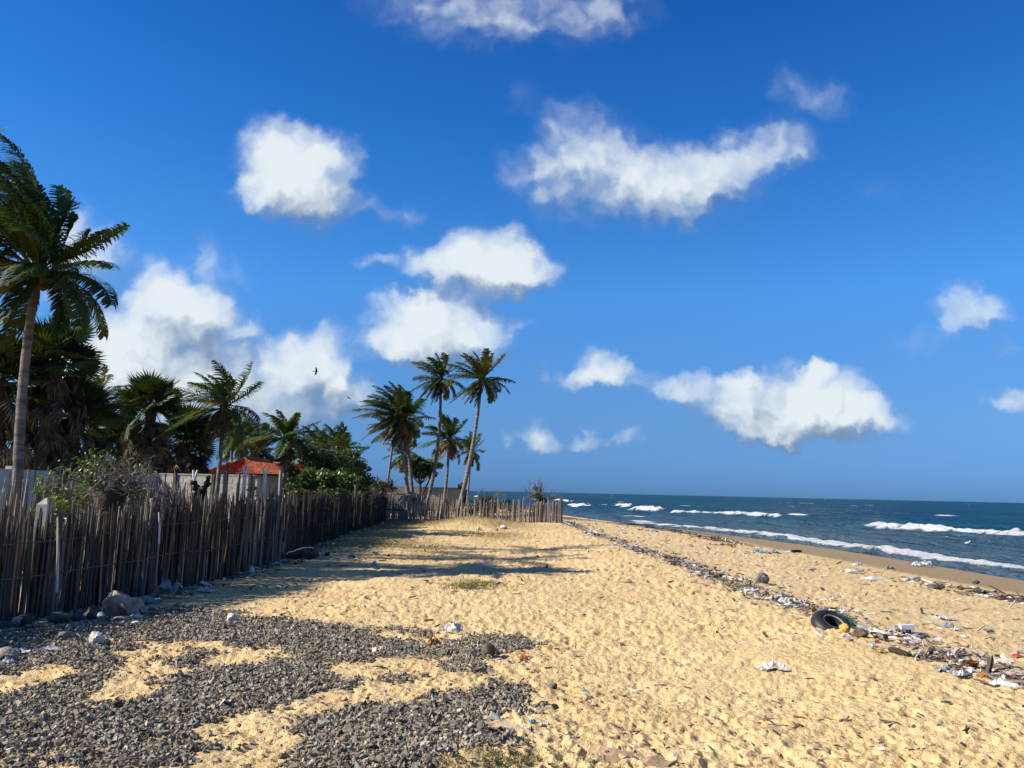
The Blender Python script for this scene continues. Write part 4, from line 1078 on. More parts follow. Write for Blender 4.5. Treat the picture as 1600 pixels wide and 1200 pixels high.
# --- the grove behind the cream wall
for (lab, px, pyc, y, rad_, n_, dd_, sd_, sk_) in (
    ("tall fan palm with shaggy dry skirt just behind the big left palm", 62, 565, 22.5, .72, 44, 110, 1, .8),
    ("fan palm at the very left edge behind the big palm trunk", -18, 600, 22.0, .8, 38, 90, 2, .8),
    ("low dense fan palm right of the big palm trunk, above the cream wall", 102, 648, 24.0, .75, 38, 100, 3, .8),
    ("round-headed fan palm with pale hanging dry leaves, tallest of the middle grove", 221, 636, 33.0, .80, 46, 150, 4, .7),
    ("dark bushy fan palm right of the round-headed one", 280, 684, 36.0, .85, 38, 120, 5, .8),
    ("small fan palm at the right end of the dark grove", 292, 706, 40.0, .62, 30, 90, 6, .8),
    ("fan palm behind the leaning thin trunk, in shade", 180, 694, 36.0, .85, 32, 90, 7, .8),
    ("fan palm in the gap left of the round-headed one", 128, 672, 37.0, .9, 32, 90, 8, .8)):
    fan_palm(lab, fd(px, 800, y), at_depth(px, pyc, y)[2], rad_, n_, dd_, sd_, skirt=sk_)
coconut_palm("small coconut palm on a thin trunk leaning out right of the left grove", fd(112, 800, 30.0), at_depth(148, 618, 30.0), 1.5, 18, (-.18, 0, 0), .075, .06, .95, 2, 34, .48, .04, dead=2)
coconut_palm("slender coconut palm standing before the red roof, leaning right", fd(333, 800, 27.0), at_depth(349, 634, 27.5), 1.8, 22, (.12, 0, 0), .10, .075, 1.15, 3, 44, .62, .042, dead=4, extra=[(.25, .9, 1.9, 0), (-.1, .55, 1.7, 0), (0, -.2, 1.7, 2), (2.9, -.1, 2.1, 0), (3.4, -.3, 2.0, 0)])
coconut_palm("coconut palm behind the slender one, its crown half hidden", fd(362, 800, 53.0), at_depth(362, 680, 53.0), 2.7, 24, (0, 0, 0), .13, .10, .6, 4, 40, .75, .055)
coconut_palm("coconut palm in front of the right end of the red roof", fd(441, 800, 38.0), at_depth(446, 684, 38.0), 1.9, 20, (.1, 0, 0), .13, .10, .7, 5, 44, .72, .055, yellow=.35, extra=[(3.4, .1, 2.0, 1), (3.7, -.2, 2.0, 1), (.2, .6, 1.8, 0)], el_lo=-.45)
coconut_palm("coconut palm above the middle of the red roof, far back", fd(402, 800, 55.0), at_depth(404, 702, 55.0), 2.5, 20, (0, 0, 0), .14, .11, .6, 6, 34, .8, .07)
coconut_palm("far coconut crown above the green tree, left of two", fd(496, 800, 58.0), at_depth(497, 702, 58.0), 2.5, 20, (0, 0, 0), .14, .11, .6, 7, 34, .8, .07)
coconut_palm("far coconut crown at the right of the green tree, dark and bushy", fd(532, 800, 48.0), at_depth(528, 706, 48.0), 2.3, 24, (0, 0, 0), .14, .11, .7, 8, 40, .8, .065)
coconut_palm("low coconut palm drooping over the right shoulder of the green tree", fd(538, 800, 42.0), at_depth(532, 722, 42.0), 1.9, 18, (0, 0, 0), .12, .09, .4, 18, 40, .7, .055, el_lo=-.5)
coconut_palm("distant coconut palm left of the red roof ridge", fd(378, 800, 60.0), at_depth(380, 686, 60.0), 2.7, 20, (0, 0, 0), .14, .11, .6, 9, 32, .85, .08)
# --- the cluster by the grey wall
coconut_palm("left palm of the close pair, heavy crown streaming left", fd(642, 790, 50.0), at_depth(621, 648, 50.0), 2.75, 26, (.1, 0, 0), .17, .12, 1.25, 10, 46, .88, .065, yellow=.3, extra=[(2.6, .7, 2.8, 0), (3.0, .4, 2.9, 0), (2.2, 1.2, 2.8, 0), (3.3, .1, 2.8, 0)])
coconut_palm("right palm of the close pair, its fronds hanging right", fd(648, 790, 51.0), at_depth(632, 655, 51.0), 2.4, 20, (.1, 0, 0), .16, .11, .5, 11, 44, .85, .065, yellow=.3)
coconut_palm("tall coconut palm left of the tallest one, trunk curving up right", fd(662, 792, 52.0), at_depth(688, 592, 52.0), 2.35, 22, (.75, 0, -.2), .155, .10, .8, 12, 46, .78, .06, yellow=.25, dead=5)
coconut_palm("tallest coconut palm of the cluster, leaning right over the fence", fd(712, 795, 48.0), at_depth(752, 594, 48.0), 2.5, 24, (.42, 0, -.2), .18, .11, .8, 13, 46, .80, .06, yellow=.28, dead=3, extra=[(.05, .25, 2.1, 0), (-.1, -.1, 2.1, 1), (.2, 1.0, 1.9, 0)])
coconut_palm("mid-height coconut palm between the two tall ones", fd(690, 792, 54.0), at_depth(701, 686, 54.0), 2.35, 22, (.25, 0, 0), .14, .10, .65, 14, 44, .82, .06, yellow=.2)
coconut_palm("short thin coconut palm right of the tallest one, by the sea", fd(728, 795, 57.0), at_depth(736, 706, 57.0), 1.75, 15, (.05, 0, 0), .10, .075, .9, 15, 36, .62, .06, yellow=.25, extra=[(.3, .9, 1.5, 0)])
coconut_palm("small far coconut palm left of the round sea tree", fd(632, 790, 66.0), at_depth(634, 708, 66.0), 2.1, 16, (0, 0, 0), .12, .09, .6, 16, 36, .8, .08, yellow=.5)
coconut_palm("coconut palm behind the close pair, thin trunk leaning right", fd(600, 790, 60.0), at_depth(617, 668, 60.0), 2.3, 16, (0, 0, 0), .13, .10, .8, 17, 36, .8, .075)

# --- broadleaf trees and bushes
def crown_tree(label, foot, h, ext, n, size, seed, mat=1, pal=DARKG, cat="tree", clumps=46):
    r = np.random.default_rng(seed + 3000); t_ = thing("broadleaf_tree", tuple(foot), label, cat)
    ex = np.array(ext, float); d = nrm(r.normal(size=(clumps, 3))); cs = d * (r.random((clumps, 1)) ** .45) * ex + (0, 0, h)
    V, F, C = leaf_cloud(r, cs, r.uniform(.20, .36, clumps) * ex.mean(), n, size, pal)
    obj("crown", mesh_np("crown", V, F, m_leaf[mat], False, colors=C), t_)
    m = MB(); tips = []
    m.tube([(0, 0, -.1), (.05, 0, h * .3), (0, 0, h * .62)], [.13, .10, .085], 7)
    m.tube([(0, 0, h * .32), (ex[0] * .35, 0, h * .62), (ex[0] * .5, 0, h * .9)], [.08, .06, .035], 6)
    for k in range(12):
        c = cs[r.integers(0, clumps)]; m.tube([(0, 0, h * .6), (c + (0, 0, h * .6)) / 2 + r.normal(0, .15, 3), c], [.05, .035, .012], 5)
    m.build("trunk", m_bark, t_)
crown_tree("round dark green tree among the palm trunks, in front of the sea", fd(655, 795, 62.0), 3.5, (1.75, 1.5, .95), 3400, .26, 1, pal=[(.045, .085, .018), (.03, .06, .014), (.08, .125, .025)])
crown_tree("tall green tree behind the bright bush", fd(490, 795, 40.0), 2.95, (2.3, 1.5, 1.35), 7000, .17, 2, pal=[(.075, .12, .030), (.05, .09, .024), (.11, .155, .04), (.04, .07, .018)])
crown_tree("green tree at the right shoulder of the thicket", fd(548, 795, 43.0), 2.3, (1.2, 1.2, 1.1), 3000, .16, 3, pal=[(.075, .12, .030), (.05, .09, .024), (.10, .145, .04)])
bush("leafy_bush", "big bright green bush spilling over the stick fence", "bush", fd(506, 800, 34.0), (2.15, 1.3, 1.75), 13000, .14, GREENS, 1, 90, stems=10, lift=.78)
bush("leafy_bush", "lower left part of the bright greenery, before the grey posts", "bush", fd(452, 800, 31.0), (1.2, .8, 1.35), 3800, .125, GREENS, 2, 34, stems=7)
bush("leafy_bush", "yellow-green bush at the right of the bright bush", "bush", fd(556, 800, 37.0), (1.0, .9, 1.75), 4000, .14, [(.11, .12, .03), (.06, .09, .02), (.16, .13, .05), (.04, .06, .015)], 3, 34, stems=8)
bush("leafy_bush", "small dark shrub at the foot of the grey block wall", "bush", fd(424, 800, 27.2), (.55, .5, 1.1), 2200, .08, DARKG, 4, 20)
bush("leafy_bush", "thin green shrub in front of a white forked post", "bush", fd(394, 800, 22.5), (.55, .4, 1.55), 420, .07, GREENS, 5, 12, stems=9, stem_r=.012)
bush("leafy_bush", "green shrub beside the right end of the grey wall", "bush", fd(722, 800, 57.5), (.62, .6, 1.75), 1600, .16, DARKG, 6, 20)
bush("leafy_bush", "tufts of green creeper under the left fence post", "bush", fd(75, 800, 10.9), (.55, .35, 1.15), 420, .07, GREENS, 7, 14, stems=6, stem_r=.008)
bush("leafy_bush", "green creeper between the front and inner fences", "bush", fd(128, 800, 11.6), (.5, .35, 1.25), 380, .075, GREENS, 8, 12, stems=6, stem_r=.008)
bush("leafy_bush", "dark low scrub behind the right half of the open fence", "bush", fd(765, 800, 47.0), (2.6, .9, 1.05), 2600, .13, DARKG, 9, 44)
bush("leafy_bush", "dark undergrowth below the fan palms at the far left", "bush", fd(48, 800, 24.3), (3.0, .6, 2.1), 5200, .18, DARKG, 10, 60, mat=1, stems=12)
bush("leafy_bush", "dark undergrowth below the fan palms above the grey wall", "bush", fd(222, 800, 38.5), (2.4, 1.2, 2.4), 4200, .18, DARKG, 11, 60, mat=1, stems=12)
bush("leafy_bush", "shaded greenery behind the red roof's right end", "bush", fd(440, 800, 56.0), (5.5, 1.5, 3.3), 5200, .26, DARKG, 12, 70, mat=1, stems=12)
# screw-pine tuft by the shed
r = np.random.default_rng(77); foot = fd(590, 800, 46.0)
pan = thing("screw_pine", foot, "spiky screw pine with brown and green leaves above the fence corner", "plant")
m = MB(); m.tube([(0, 0, 0), (.1, 0, .8), (.25, 0, 1.6)], [.14, .12, .1], 7); m.tube([(0, 0, .5), (-.5, 0, 1.1), (-.6, 0, 1.5)], [.1, .09, .08], 7); m.build("trunk", m_bark, pan)
for hx, hz in ((.25, 1.65), (-.6, 1.55), (.75, 1.75), (-.15, 1.9)):
    m = [MB(), MB()]
    for k in range(46):
        a = r.uniform(0, 6.28); e = r.uniform(-.9, 1.4); L = r.uniform(.55, .95); d = np.array([math.cos(a) * math.cos(e), math.sin(a) * math.cos(e), math.sin(e)])
        sd_ = nrm(np.cross(d, [0, 0, 1.01])) * .035; p0 = np.array([hx, 0, hz]); p1 = p0 + d * L * .55; p2 = p1 + nrm(d + np.array([-.15, 0, -.55])) * L * .45
        m[0 if e > -.1 and r.random() < .75 else 1].add([p0 - sd_, p0 + sd_, p1 + sd_, p1 - sd_, p2 + sd_ * .1, p2 - sd_ * .1], [(0, 1, 2, 3), (3, 2, 4, 5)])
    m[0].build("leaf_rosette", m_frond[0], pan); o = m[1].build("dry_leaf_rosette", m_frond[2], pan)

# gnarled bare shrub standing between the fences
r = np.random.default_rng(12); foot = np.array(fd(165, 800, 12.6))
gs_ = thing("gnarled_shrub", tuple(foot), "gnarled half-bare shrub with a thick dark trunk between the two fences", "shrub")
m = MB(); m.tube([(-.02, 0, 0), (.0, 0, .7), (.03, 0, 1.25), (.0, 0, 1.62)], [.13, .15, .22, .30], 10); m.build("trunk", m_bark, gs_, smooth=True)
m = MB(); tips = []
for k in range(17):
    a = r.uniform(-.5, 3.7); branchy(m, r, (r.normal(0, .12), r.normal(0, .08), 1.55), (math.cos(a) * 1.2, r.normal(0, .5), abs(math.sin(a)) * .7 + .05), r.uniform(.30, .5), .030, 3, .62, tips, gnarl=.34)
m.build("branches", m_twig, gs_)
cl = [t_ for t_ in tips if t_[0] < -.15 or r.random() < .05]; V, F, C = leaf_cloud(r, np.array(cl), np.full(len(cl), .10), 900, .065, [(.09, .15, .02), (.14, .19, .03), (.06, .10, .018)])
obj("leaves", mesh_np("leaves", V, F, m_leaf[0], False, colors=C), gs_)
m = MB(); V, F, C = leaf_cloud(r, np.array([(-.72, -.1, 1.15), (-.8, 0, 1.35), (-.62, 0, .9)]), np.array([.2, .22, .16]), 260, .075, [(.10, .17, .02), (.16, .2, .03)])
obj("leaves", mesh_np("leaves", V, F, m_leaf[0], False, colors=C), gs_)
def bare_shrub(label, px, pyt, y, wdt, seed, leaves):
    r = np.random.default_rng(seed); foot = np.array(fd(px, 800, y)); h = at_depth(px, pyt, y)[2]
    foot[2] = zat(foot[0], foot[1]) if foot[0] < 4 else 0
    t_ = thing("bare_shrub", tuple(foot), label, "shrub"); m = MB(); tips = []
    m.tube([(0, 0, -.1), (.05, 0, h * .3), (0, 0, h * .46)], [.13, .12, .09], 7)
    for k in range(leaves and 15 or 6):
        a = r.uniform(.15, 3.0); branchy(m, r, (r.normal(0, .04), 0, h * .42), (math.cos(a) * 1.0, r.normal(0, .35), math.sin(a) * .95), (h * .5) * r.uniform(.45, .62), .028, 2, .38, tips, gnarl=.12)
    m.build("branches", m_twig, t_)
    if leaves:
        V, F, C = leaf_cloud(r, np.array([(-.05, 0, h * .48), (-.25, 0, h * .55), (.05, 0, h * .40), (-.35, 0, h * .72), (.12, 0, h * .45)]), np.array([.3, .22, .25, .14, .2]), 700, .10, GREENS)
        obj("leaves", mesh_np("leaves", V, F, m_leaf[0], False, colors=C), t_)
bare_shrub("bare twiggy shrub with a green heart behind the right end of the open fence", 846, 747, 44.0, 1.0, 5, True)
bare_shrub("small bare sapling against the sea behind the open fence", 758, 756, 47.0, .4, 6, False)
bare_shrub("little leafless sapling in front of the grey block wall", 268, 752, 19.5, .4, 8, False)
# ------------------------------------------------------------------ stones, litter and drift on the sand
m_rock = material("weathered_rock", (0.34, 0.30, 0.25), .95, .6, 3.5, .8, 22, .03, objvar=.1, color2=(.15, .13, .11))
m_darkrock = material("dark_rock", (0.12, 0.105, 0.095), .9, .6, 4, .8, 22, .03, objvar=.2, color2=(.05, .045, .04))
m_paleroc = material("pale_rock", (0.60, 0.57, 0.52), .9, .4, 5, .7, 24, .02, color2=(.40, .36, .31))
m_foam = material("white_plastic", (0.58, 0.57, 0.54), .6, .15, 8, .15, 30, .004)
m_paper = material("white_litter", (0.54, 0.54, 0.53), .75, .3, 9, .2, 40, .004)
m_grey = material("grey_plastic", (0.30, 0.32, 0.34), .5, .4, 8)
m_blue = material("blue_net", (0.06, 0.26, 0.36), .7, .5, 10)
m_teal = material("teal_net", (0.016, 0.085, 0.085), .7, .5, 12)
m_rubber = material("black_rubber", (0.022, 0.024, 0.024), .5, .4, 6, .4, 30, .004)
m_orange = material("orange_plastic", (0.45, 0.16, 0.03), .55, .3, 8)
m_yellow = material("yellow_foam", (0.55, 0.34, 0.07), .7, .35, 10, .5, 30, .01)
m_green = material("green_plastic", (0.04, 0.24, 0.13), .5, .3, 10)
m_red = material("red_plastic", (0.36, 0.08, 0.05), .6, .3, 8)
m_drift = material("driftwood", (0.20, 0.155, 0.12), .9, .6, 4, .6, 16, .02, objvar=.3, stretch=(1, 1, 1), color2=(.07, .052, .04))
m_darkwood = material("dark_driftwood", (0.055, 0.042, 0.034), .9, .5, 4, .6, 16, .02)
m_coir = material("coconut_husk", (0.17, 0.115, 0.07), .9, .6, 10, .8, 40, .012, stretch=(3, 3, .6), color2=(.07, .048, .032))
m_clear = bpy.data.materials.new("clear_plastic"); m_clear.use_nodes = True
b_ = m_clear.node_tree.nodes['Principled BSDF']; b_.inputs['Base Color'].default_value = (.82, .88, .92, 1); b_.inputs['Roughness'].default_value = .12
b_.inputs['Transmission Weight'].default_value = .8; b_.inputs['IOR'].default_value = 1.12
m_cap = material("blue_cap", (0.03, 0.32, 0.48), .4, .1, 6)
rd = np.random.default_rng(99)
def mpp(p): return float(np.hypot(p[0], p[1])) / 1200 * 1.02
def rock(name, cat, label, px, py, wpx, hpx, mat, group=None, sub=2, rough=.16, dpt=.8, seed=0, tall=1.0):
    p = gpt(px, py); s = mpp(p); r = np.random.default_rng(seed + int(px) * 7 + int(py))
    V, F = (ICO1, ICO2, ICO3)[sub - 1]; V = V.copy()
    f = 1 + rough * 2 * (fbm(V[:, 0] * 1.3 + r.uniform(0, 50), V[:, 1] * 1.3 + V[:, 2] * 1.7, 3, 7)) + rough * .6 * fbm(V[:, 0] * 4 + 9, V[:, 1] * 4 + V[:, 2] * 3, 2, 9)
    for k in range(7):                                               # knocked flats
        nv = nrm(r.normal(size=3)); dd = V @ nv; V -= np.maximum(dd - r.uniform(.62, .85), 0)[:, None] * nv
    V = V * f[:, None] * np.array([wpx * s * .5, wpx * s * .5 * dpt, hpx * s * .62 * tall]); V[:, 2] += hpx * s * .40
    me = mesh_np(name, V, F, mat, sub > 2)
    o = obj(name, me, None, tuple(p)); o.rotation_euler = (0, 0, r.uniform(-.3, .3)); return tag(o, label, cat, group)
def sheet(name, cat, label, px, py, wpx, hpx, mat, group=None, crump=.35, seed=0, dpt=None):
    """a crumpled or bent piece of sheet with a ragged outline and a little thickness"""
    p = gpt(px, py); s = mpp(p); r = np.random.default_rng(seed + int(px) * 3 + int(py)); n = 13
    a, b = np.meshgrid(np.linspace(-1, 1, n), np.linspace(-1, 1, n), indexing='ij'); a, b = a.ravel(), b.ravel()
    o1, o2 = r.uniform(0, 80, 2)
    edge = 1 + .45 * fbm(np.arctan2(b, a) * 1.4 + o1, np.hypot(a, b) * .2 + o2, 3, 3)
    h = hpx * s; w_ = wpx * s * .5; d_ = (dpt if dpt else max(.45 * w_, h * .5))
    z = h * (.12 + np.abs(fbm(a * 1.6 + o1, b * 1.6 + o2, 4, 5)) * 1.25 * crump / .35 * (1 - .6 * np.hypot(a, b) / 1.41)) + h * .30 * (1 - np.hypot(a, b) / 1.41)
    V = np.stack([a * w_ * edge, b * d_ * edge, z], 1)
    i, j = np.meshgrid(np.arange(n - 1), np.arange(n - 1), indexing='ij'); i, j = i.ravel(), j.ravel()
    F = np.stack([i * n + j, (i + 1) * n + j, (i + 1) * n + j + 1, i * n + j + 1], 1)
    k = n * n; V2 = V - np.array([0, 0, max(.004, h * .1)])
    rim = np.concatenate([np.arange(n) * n, (n - 1) * n + np.arange(1, n), np.arange(n - 2, -1, -1) * n + n - 1, np.arange(n - 2, 0, -1)])
    R2 = np.roll(rim, -1); Fr = np.stack([rim, rim + k, R2 + k, R2], 1)
    me = mesh_np(name, np.concatenate([V, V2]), np.concatenate([F, F[:, ::-1] + k, Fr]), mat, False)
    o = obj(name, me, None, tuple(p)); o.rotation_euler = (0, 0, r.uniform(-.4, .4)); return tag(o, label, cat, group)
def stick(name, cat, label, a, b, rpx, mat, group=None, lift=0.0, bend=.04, sides=6, flat=None):
    pa, pb = gpt(*a), gpt(*b); s = mpp(pa); pb = pb + np.array([0, 0, lift]); L = np.linalg.norm(pb - pa); r = np.random.default_rng(int(a[0] * 5 + a[1]))
    tt = np.linspace(0, 1, 6)[:, None]; pts = (pb - pa) * tt + np.array([0, 0, rpx * s * .6]); pts[1:-1] += r.normal(0, bend * L, (4, 3)) * (1, 1, .25)
    m = MB(); m.tube(pts, rpx * s * np.array([.8, 1, .95, .9, .85, .6]), sides, squash=flat)
    return tag(m.build(name, mat, loc=tuple(pa)), label, cat, group)
def lathe(m, prof, axis_o, axis, sides=14, color=None):
    m.tube([np.array(axis_o) + np.array(axis) * z for z, _ in prof], [q for _, q in prof], sides, color=color)
def bottle(label, px, py, lpx, ang, mat, capmat, group=None, tilt=.1):
    p = gpt(px, py); L = lpx * mpp(p); rr_ = L * .16
    t_ = thing("plastic_bottle", tuple(p), label, "bottle", group)
    ax = nrm(np.array([math.cos(ang), math.sin(ang), -tilt])); o0 = -ax * L * .5 + np.array([0, 0, rr_ * .95])
    m = MB(); lathe(m, [(0, rr_ * .75), (L * .03, rr_), (L * .2, rr_), (L * .24, rr_ * .92), (L * .28, rr_), (L * .46, rr_), (L * .5, rr_ * .92), (L * .54, rr_), (L * .68, rr_), (L * .82, rr_ * .55), (L * .88, rr_ * .36), (L * .92, rr_ * .36)], o0, ax)
    m.build("bottle_body", mat, t_, smooth=True)
    m = MB(); lathe(m, [(L * .915, rr_ * .40), (L * .99, rr_ * .40), (L * 1.0, rr_ * .3)], o0, ax, 12); m.build("bottle_cap", capmat, t_)
    return t_

# by the foot of the long fence
rock("boulder", "boulder", "largest boulder at the fence foot, rough and grey-brown", 192, 966, 50, 34, m_rock, sub=3, rough=.22, tall=1.05)
rock("stone", "stone", "smooth dark round stone at the fence foot, left of the other dark stones", 39, 977, 24, 15, m_darkrock, sub=3, rough=.08)
rock("stone", "stone", "pointed dark stone between the round stone and the boulder", 93, 976, 28, 17, m_darkrock, rough=.2)
rock("stone", "stone", "dark humped stone against the left side of the boulder", 141, 969, 28, 18, m_darkrock, rough=.15)
rock("stone", "stone", "low black stone behind a flat white scrap", 122, 972, 24, 11, m_darkrock, rough=.1)
rock("stone", "stone", "low brown stone at the left edge below the fence", 8, 982, 36, 10, m_darkrock, rough=.1)
rock("stone", "stone", "flat tan slab in front of the boulder", 186, 974, 26, 7, m_rock, rough=.12)
rock("stone", "stone", "small grey stone left of the boulder", 157, 970, 11, 10, m_paleroc, rough=.15)
rock("stone", "stone", "angular whitish stone lying alone on the shaded gravel", 151, 1011, 23, 17, m_paleroc, rough=.25)
rock("stone", "stone", "flat brown stone in the shaded gravel", 100, 1001, 22, 10, m_rock, rough=.15)
rock("stone", "stone", "pale upright stone on the crest of the gravel", 363, 974, 16, 13, m_paleroc, rough=.2)
rock("stone", "stone", "grey block at the left picture edge under a white scrap", 10, 1036, 34, 17, m_rock, rough=.12)
for (px, py, w_, h_, q_) in ((206, 971, 10, 6, "left upper"), (215, 972, 11, 8, "round right upper"), (212, 978, 14, 4, "flat lower")): rock("white_pebble", "pebble", q_ + " one of three white pebbles in front of the boulder", px, py, w_, h_, m_paleroc, "white pebbles beside the boulder", sub=1)
sheet("white_scrap", "litter", "folded white sheet resting on the grey block at the left edge", 20, 1023, 42, 8, m_paper, crump=.3)
sheet("white_scrap", "litter", "bent white strip alone on the gravel at the left", 75, 1021, 32, 8, m_paper, crump=.35, dpt=.03)
sheet("white_scrap", "litter", "small upright white scrap at the left edge", 11, 1043, 14, 8, m_paper, crump=.6, dpt=.03)
sheet("white_scrap", "litter", "flat white scrap by the dark stones", 128, 972, 18, 5, m_paper, crump=.2)
sheet("plastic_heap", "litter", "heap of bluish-grey plastic sheeting at the fence foot", 262, 933, 36, 20, m_grey, crump=.6)
sheet("plastic_heap", "litter", "low crumpled bluish plastic next to the boulder", 229, 943, 36, 11, m_grey, crump=.5)
sheet("white_scrap", "litter", "white folded sheet on the sand near the fence", 322, 926, 27, 7, m_paper, crump=.4)
sheet("plastic_heap", "litter", "thin grey plastic rag beside a white sheet near the fence", 306, 923, 16, 6, m_grey, crump=.4)
rock("foam_lump", "litter", "small white cone-shaped lump near the fence", 392, 895, 9, 9, m_foam, sub=2, tall=1.2)
for (px, py, w_, q_) in ((408, 884, 7, "first"), (418, 882, 9, "second"), (432, 884, 11, "third and widest"), (441, 880, 10, "fourth"), (447, 877, 8, "fifth")): sheet("white_scrap", "litter", q_ + " white scrap from the cone-shaped lump towards the grey sack", px, py, w_, 5, m_paper, "white scraps by the grey sack", .5)
# the grey sack and what lies round it
p = gpt(470, 873); s = mpp(p)
V, F = ICO3; V = V.copy(); f = 1 + .12 * fbm(V[:, 0] * 3, V[:, 1] * 3 + V[:, 2] * 2, 3, 4) + .05 * np.sin(V[:, 0] * 9 + V[:, 2] * 3)
V = V * f[:, None] * np.array([26 * s, 12 * s, 11.5 * s]); V[:, 2] = V[:, 2] * np.where(V[:, 0] > 0, 1.0, .72) + 8 * s; V[:, 2] = np.maximum(V[:, 2], -.02)
sk = material("grey_sacking", (0.085, 0.085, 0.088), .9, .5, 6, .7, 26, .03)
tag(obj("grey_sack", mesh_np("grey_sack", V, F, sk, True), None, tuple(p)), "long grey sack lying at the foot of the fence", "sack")
t_ = thing("white_pipe", tuple(gpt(494, 869)), "short white pipe with a black end beside the grey sack", "pipe"); s = mpp(gpt(494, 869))
m = MB(); m.tube([(0, 0, 2.2 * s), (14 * s, 0, 2.2 * s)], 2.0 * s, 9); m.build("pipe_body", m_foam, t_)
m = MB(); m.tube([(13 * s, 0, 2.6 * s), (19 * s, 0, 2.6 * s)], 3.0 * s, 10); m.build("pipe_collar", m_rubber, t_)
for (lab, px, py, w_, h_, mt) in (("black scrap on the shaded sand right of the sack", 549, 871, 10, 3.5, m_rubber), ("black bent scrap beyond the white wrapper", 586, 866, 7, 4, m_rubber), ("small black lump on the sand, rightmost of three", 607, 868, 6, 3.5, m_rubber),
     ("white flat wrapper on the shaded sand right of the sack", 569, 877, 13, 3.5, m_paper), ("pinkish lump on the sand below the white wrapper", 585, 884, 7, 7, m_paleroc), ("grey rag right of the sack's white pipe", 526, 876, 10, 4, m_grey),
     ("pale scrap by the fence beyond the sack", 530, 841, 6, 4, m_paper), ("white scrap on the hummock by the far fence", 748, 818, 9, 6, m_foam), ("pinkish stones on the right flank of the hummock", 788, 824, 13, 5, m_paleroc), ("grey stone on the right flank of the hummock", 776, 824, 6, 4, m_rock)):
    (sheet("scrap", "litter", lab, px, py, w_, h_, mt, None, .5) if mt not in (m_paleroc, m_rock) else rock("stone", "stone", lab, px, py, w_, h_, mt))
for (a, b, r_, lab) in (((530, 885), (543, 884), 1.0, "short twig on the shaded sand left of the pinkish lump"), ((584, 889), (596, 889), 1.0, "short twig just below the pinkish lump"), ((484, 908), (500, 906), 1.0, "thin twig on the sand at the edge of the shade"), ((592, 878), (604, 877), .9, "thin twig right of the white wrapper")): stick("twig", "twig", lab, a, b, r_, m_darkwood)
# on the gravel and the near sand
t_ = rock("coconut", "coconut", "round brown coconut resting on the end of the gravel", 764, 1026, 20, 20, m_coir, sub=3, rough=.05, dpt=1.0, tall=.85)
sheet("white_scrap", "litter", "crumpled white cloth at the upper edge of the gravel", 706, 991, 28, 13, m_foam, crump=.7)
sheet("white_scrap", "litter", "small white paper left of the crumpled white cloth", 622, 994, 12, 4, m_paper, crump=.2)
sheet("white_scrap", "litter", "white scrap in the nearest gravel patch", 564, 1124, 11, 5, m_paper, crump=.4)
sheet("orange_shard", "litter", "rusty orange shard in the gravel near the white cloth", 677, 1011, 17, 9, m_orange, crump=.8)
sheet("orange_shard", "litter", "bright orange peel on the sand right of the coconut", 817, 1029, 11, 8, m_orange, crump=.8)
sheet("orange_shard", "litter", "small orange strip at the lower edge of the gravel tongue", 717, 1043, 11, 4, m_orange, crump=.3)
rock("yellow_bit", "litter", "tiny yellow bit on the sand below the gravel tongue", 648, 1048, 4, 4, m_yellow, sub=1)
stick("white_stick", "stick", "pale stick lying on the gravel, lower left of two", (447, 1004), (476, 1011), 1.3, m_pale_stick)
stick("white_stick", "stick", "short pale stick on the gravel, upper right of two", (461, 991), (476, 998), 1.3, m_pale_stick)
bottle("clear plastic bottle with a bright blue cap beside the half-buried slab", 774, 1128, 32, -1.05, m_clear, m_cap, tilt=.05)
def slab(name, cat, label, quad, hpx, mat):
    P_ = np.array([gpt(*q) for q in quad]); s = mpp(P_[0]); o0 = P_[0].copy(); n = 12; tt = np.linspace(0, 1, n)[:, None]
    A = P_[0] + (P_[1] - P_[0]) * tt; B = P_[3] + (P_[2] - P_[3]) * tt; wob = rd.normal(0, .006, (n, 3)); h = hpx * s * (1 - .7 * tt)
    up = np.array([0, 0, 1.0]); V = np.concatenate([A - up * .06, A + up * h + wob, B + up * h + wob, B - up * .06]) - o0
    i = np.arange(n - 1); F = np.concatenate([np.stack([k * n + i, k * n + i + 1, (k + 1) * n + i + 1, (k + 1) * n + i], 1) for k in range(3)] + [np.array([(0, n, 2 * n, 3 * n), (n - 1, 4 * n - 1, 3 * n - 1, 2 * n - 1)])])
    return tag(obj(name, mesh_np(name, V, F, mat), None, tuple(o0)), label, cat)
m_slab = material("sandy_concrete", (0.56, 0.46, 0.30), .95, .4, 9, .6, 50, .01, color2=(.45, .34, .19))
slab("concrete_slab", "slab", "half-buried sandy concrete slab by the plastic bottle", [(742, 1131), (858, 1152), (852, 1146), (758, 1125)], 2.5, m_slab)
slab("buried_beam", "beam", "half-buried pinkish beam at the bottom edge of the sand", [(918, 1178), (1045, 1205), (1060, 1196), (926, 1170)], 4, material("rusty_concrete", (0.46, 0.31, 0.185), .9, .5, 6, .6, 40, .012))
stick("branch", "branch", "dark bent branch lying over the right gravel patch", (748, 1107), (798, 1088), 1.6, m_darkwood, bend=.07)
stick("branch", "branch", "thin dark branch sticking out right of the gravel patch", (800, 1106), (840, 1103), 1.2, m_darkwood, bend=.05)
stick("branch", "branch", "reddish branch in the right gravel patch", (788, 1094), (822, 1107), 1.3, m_drift, bend=.06)
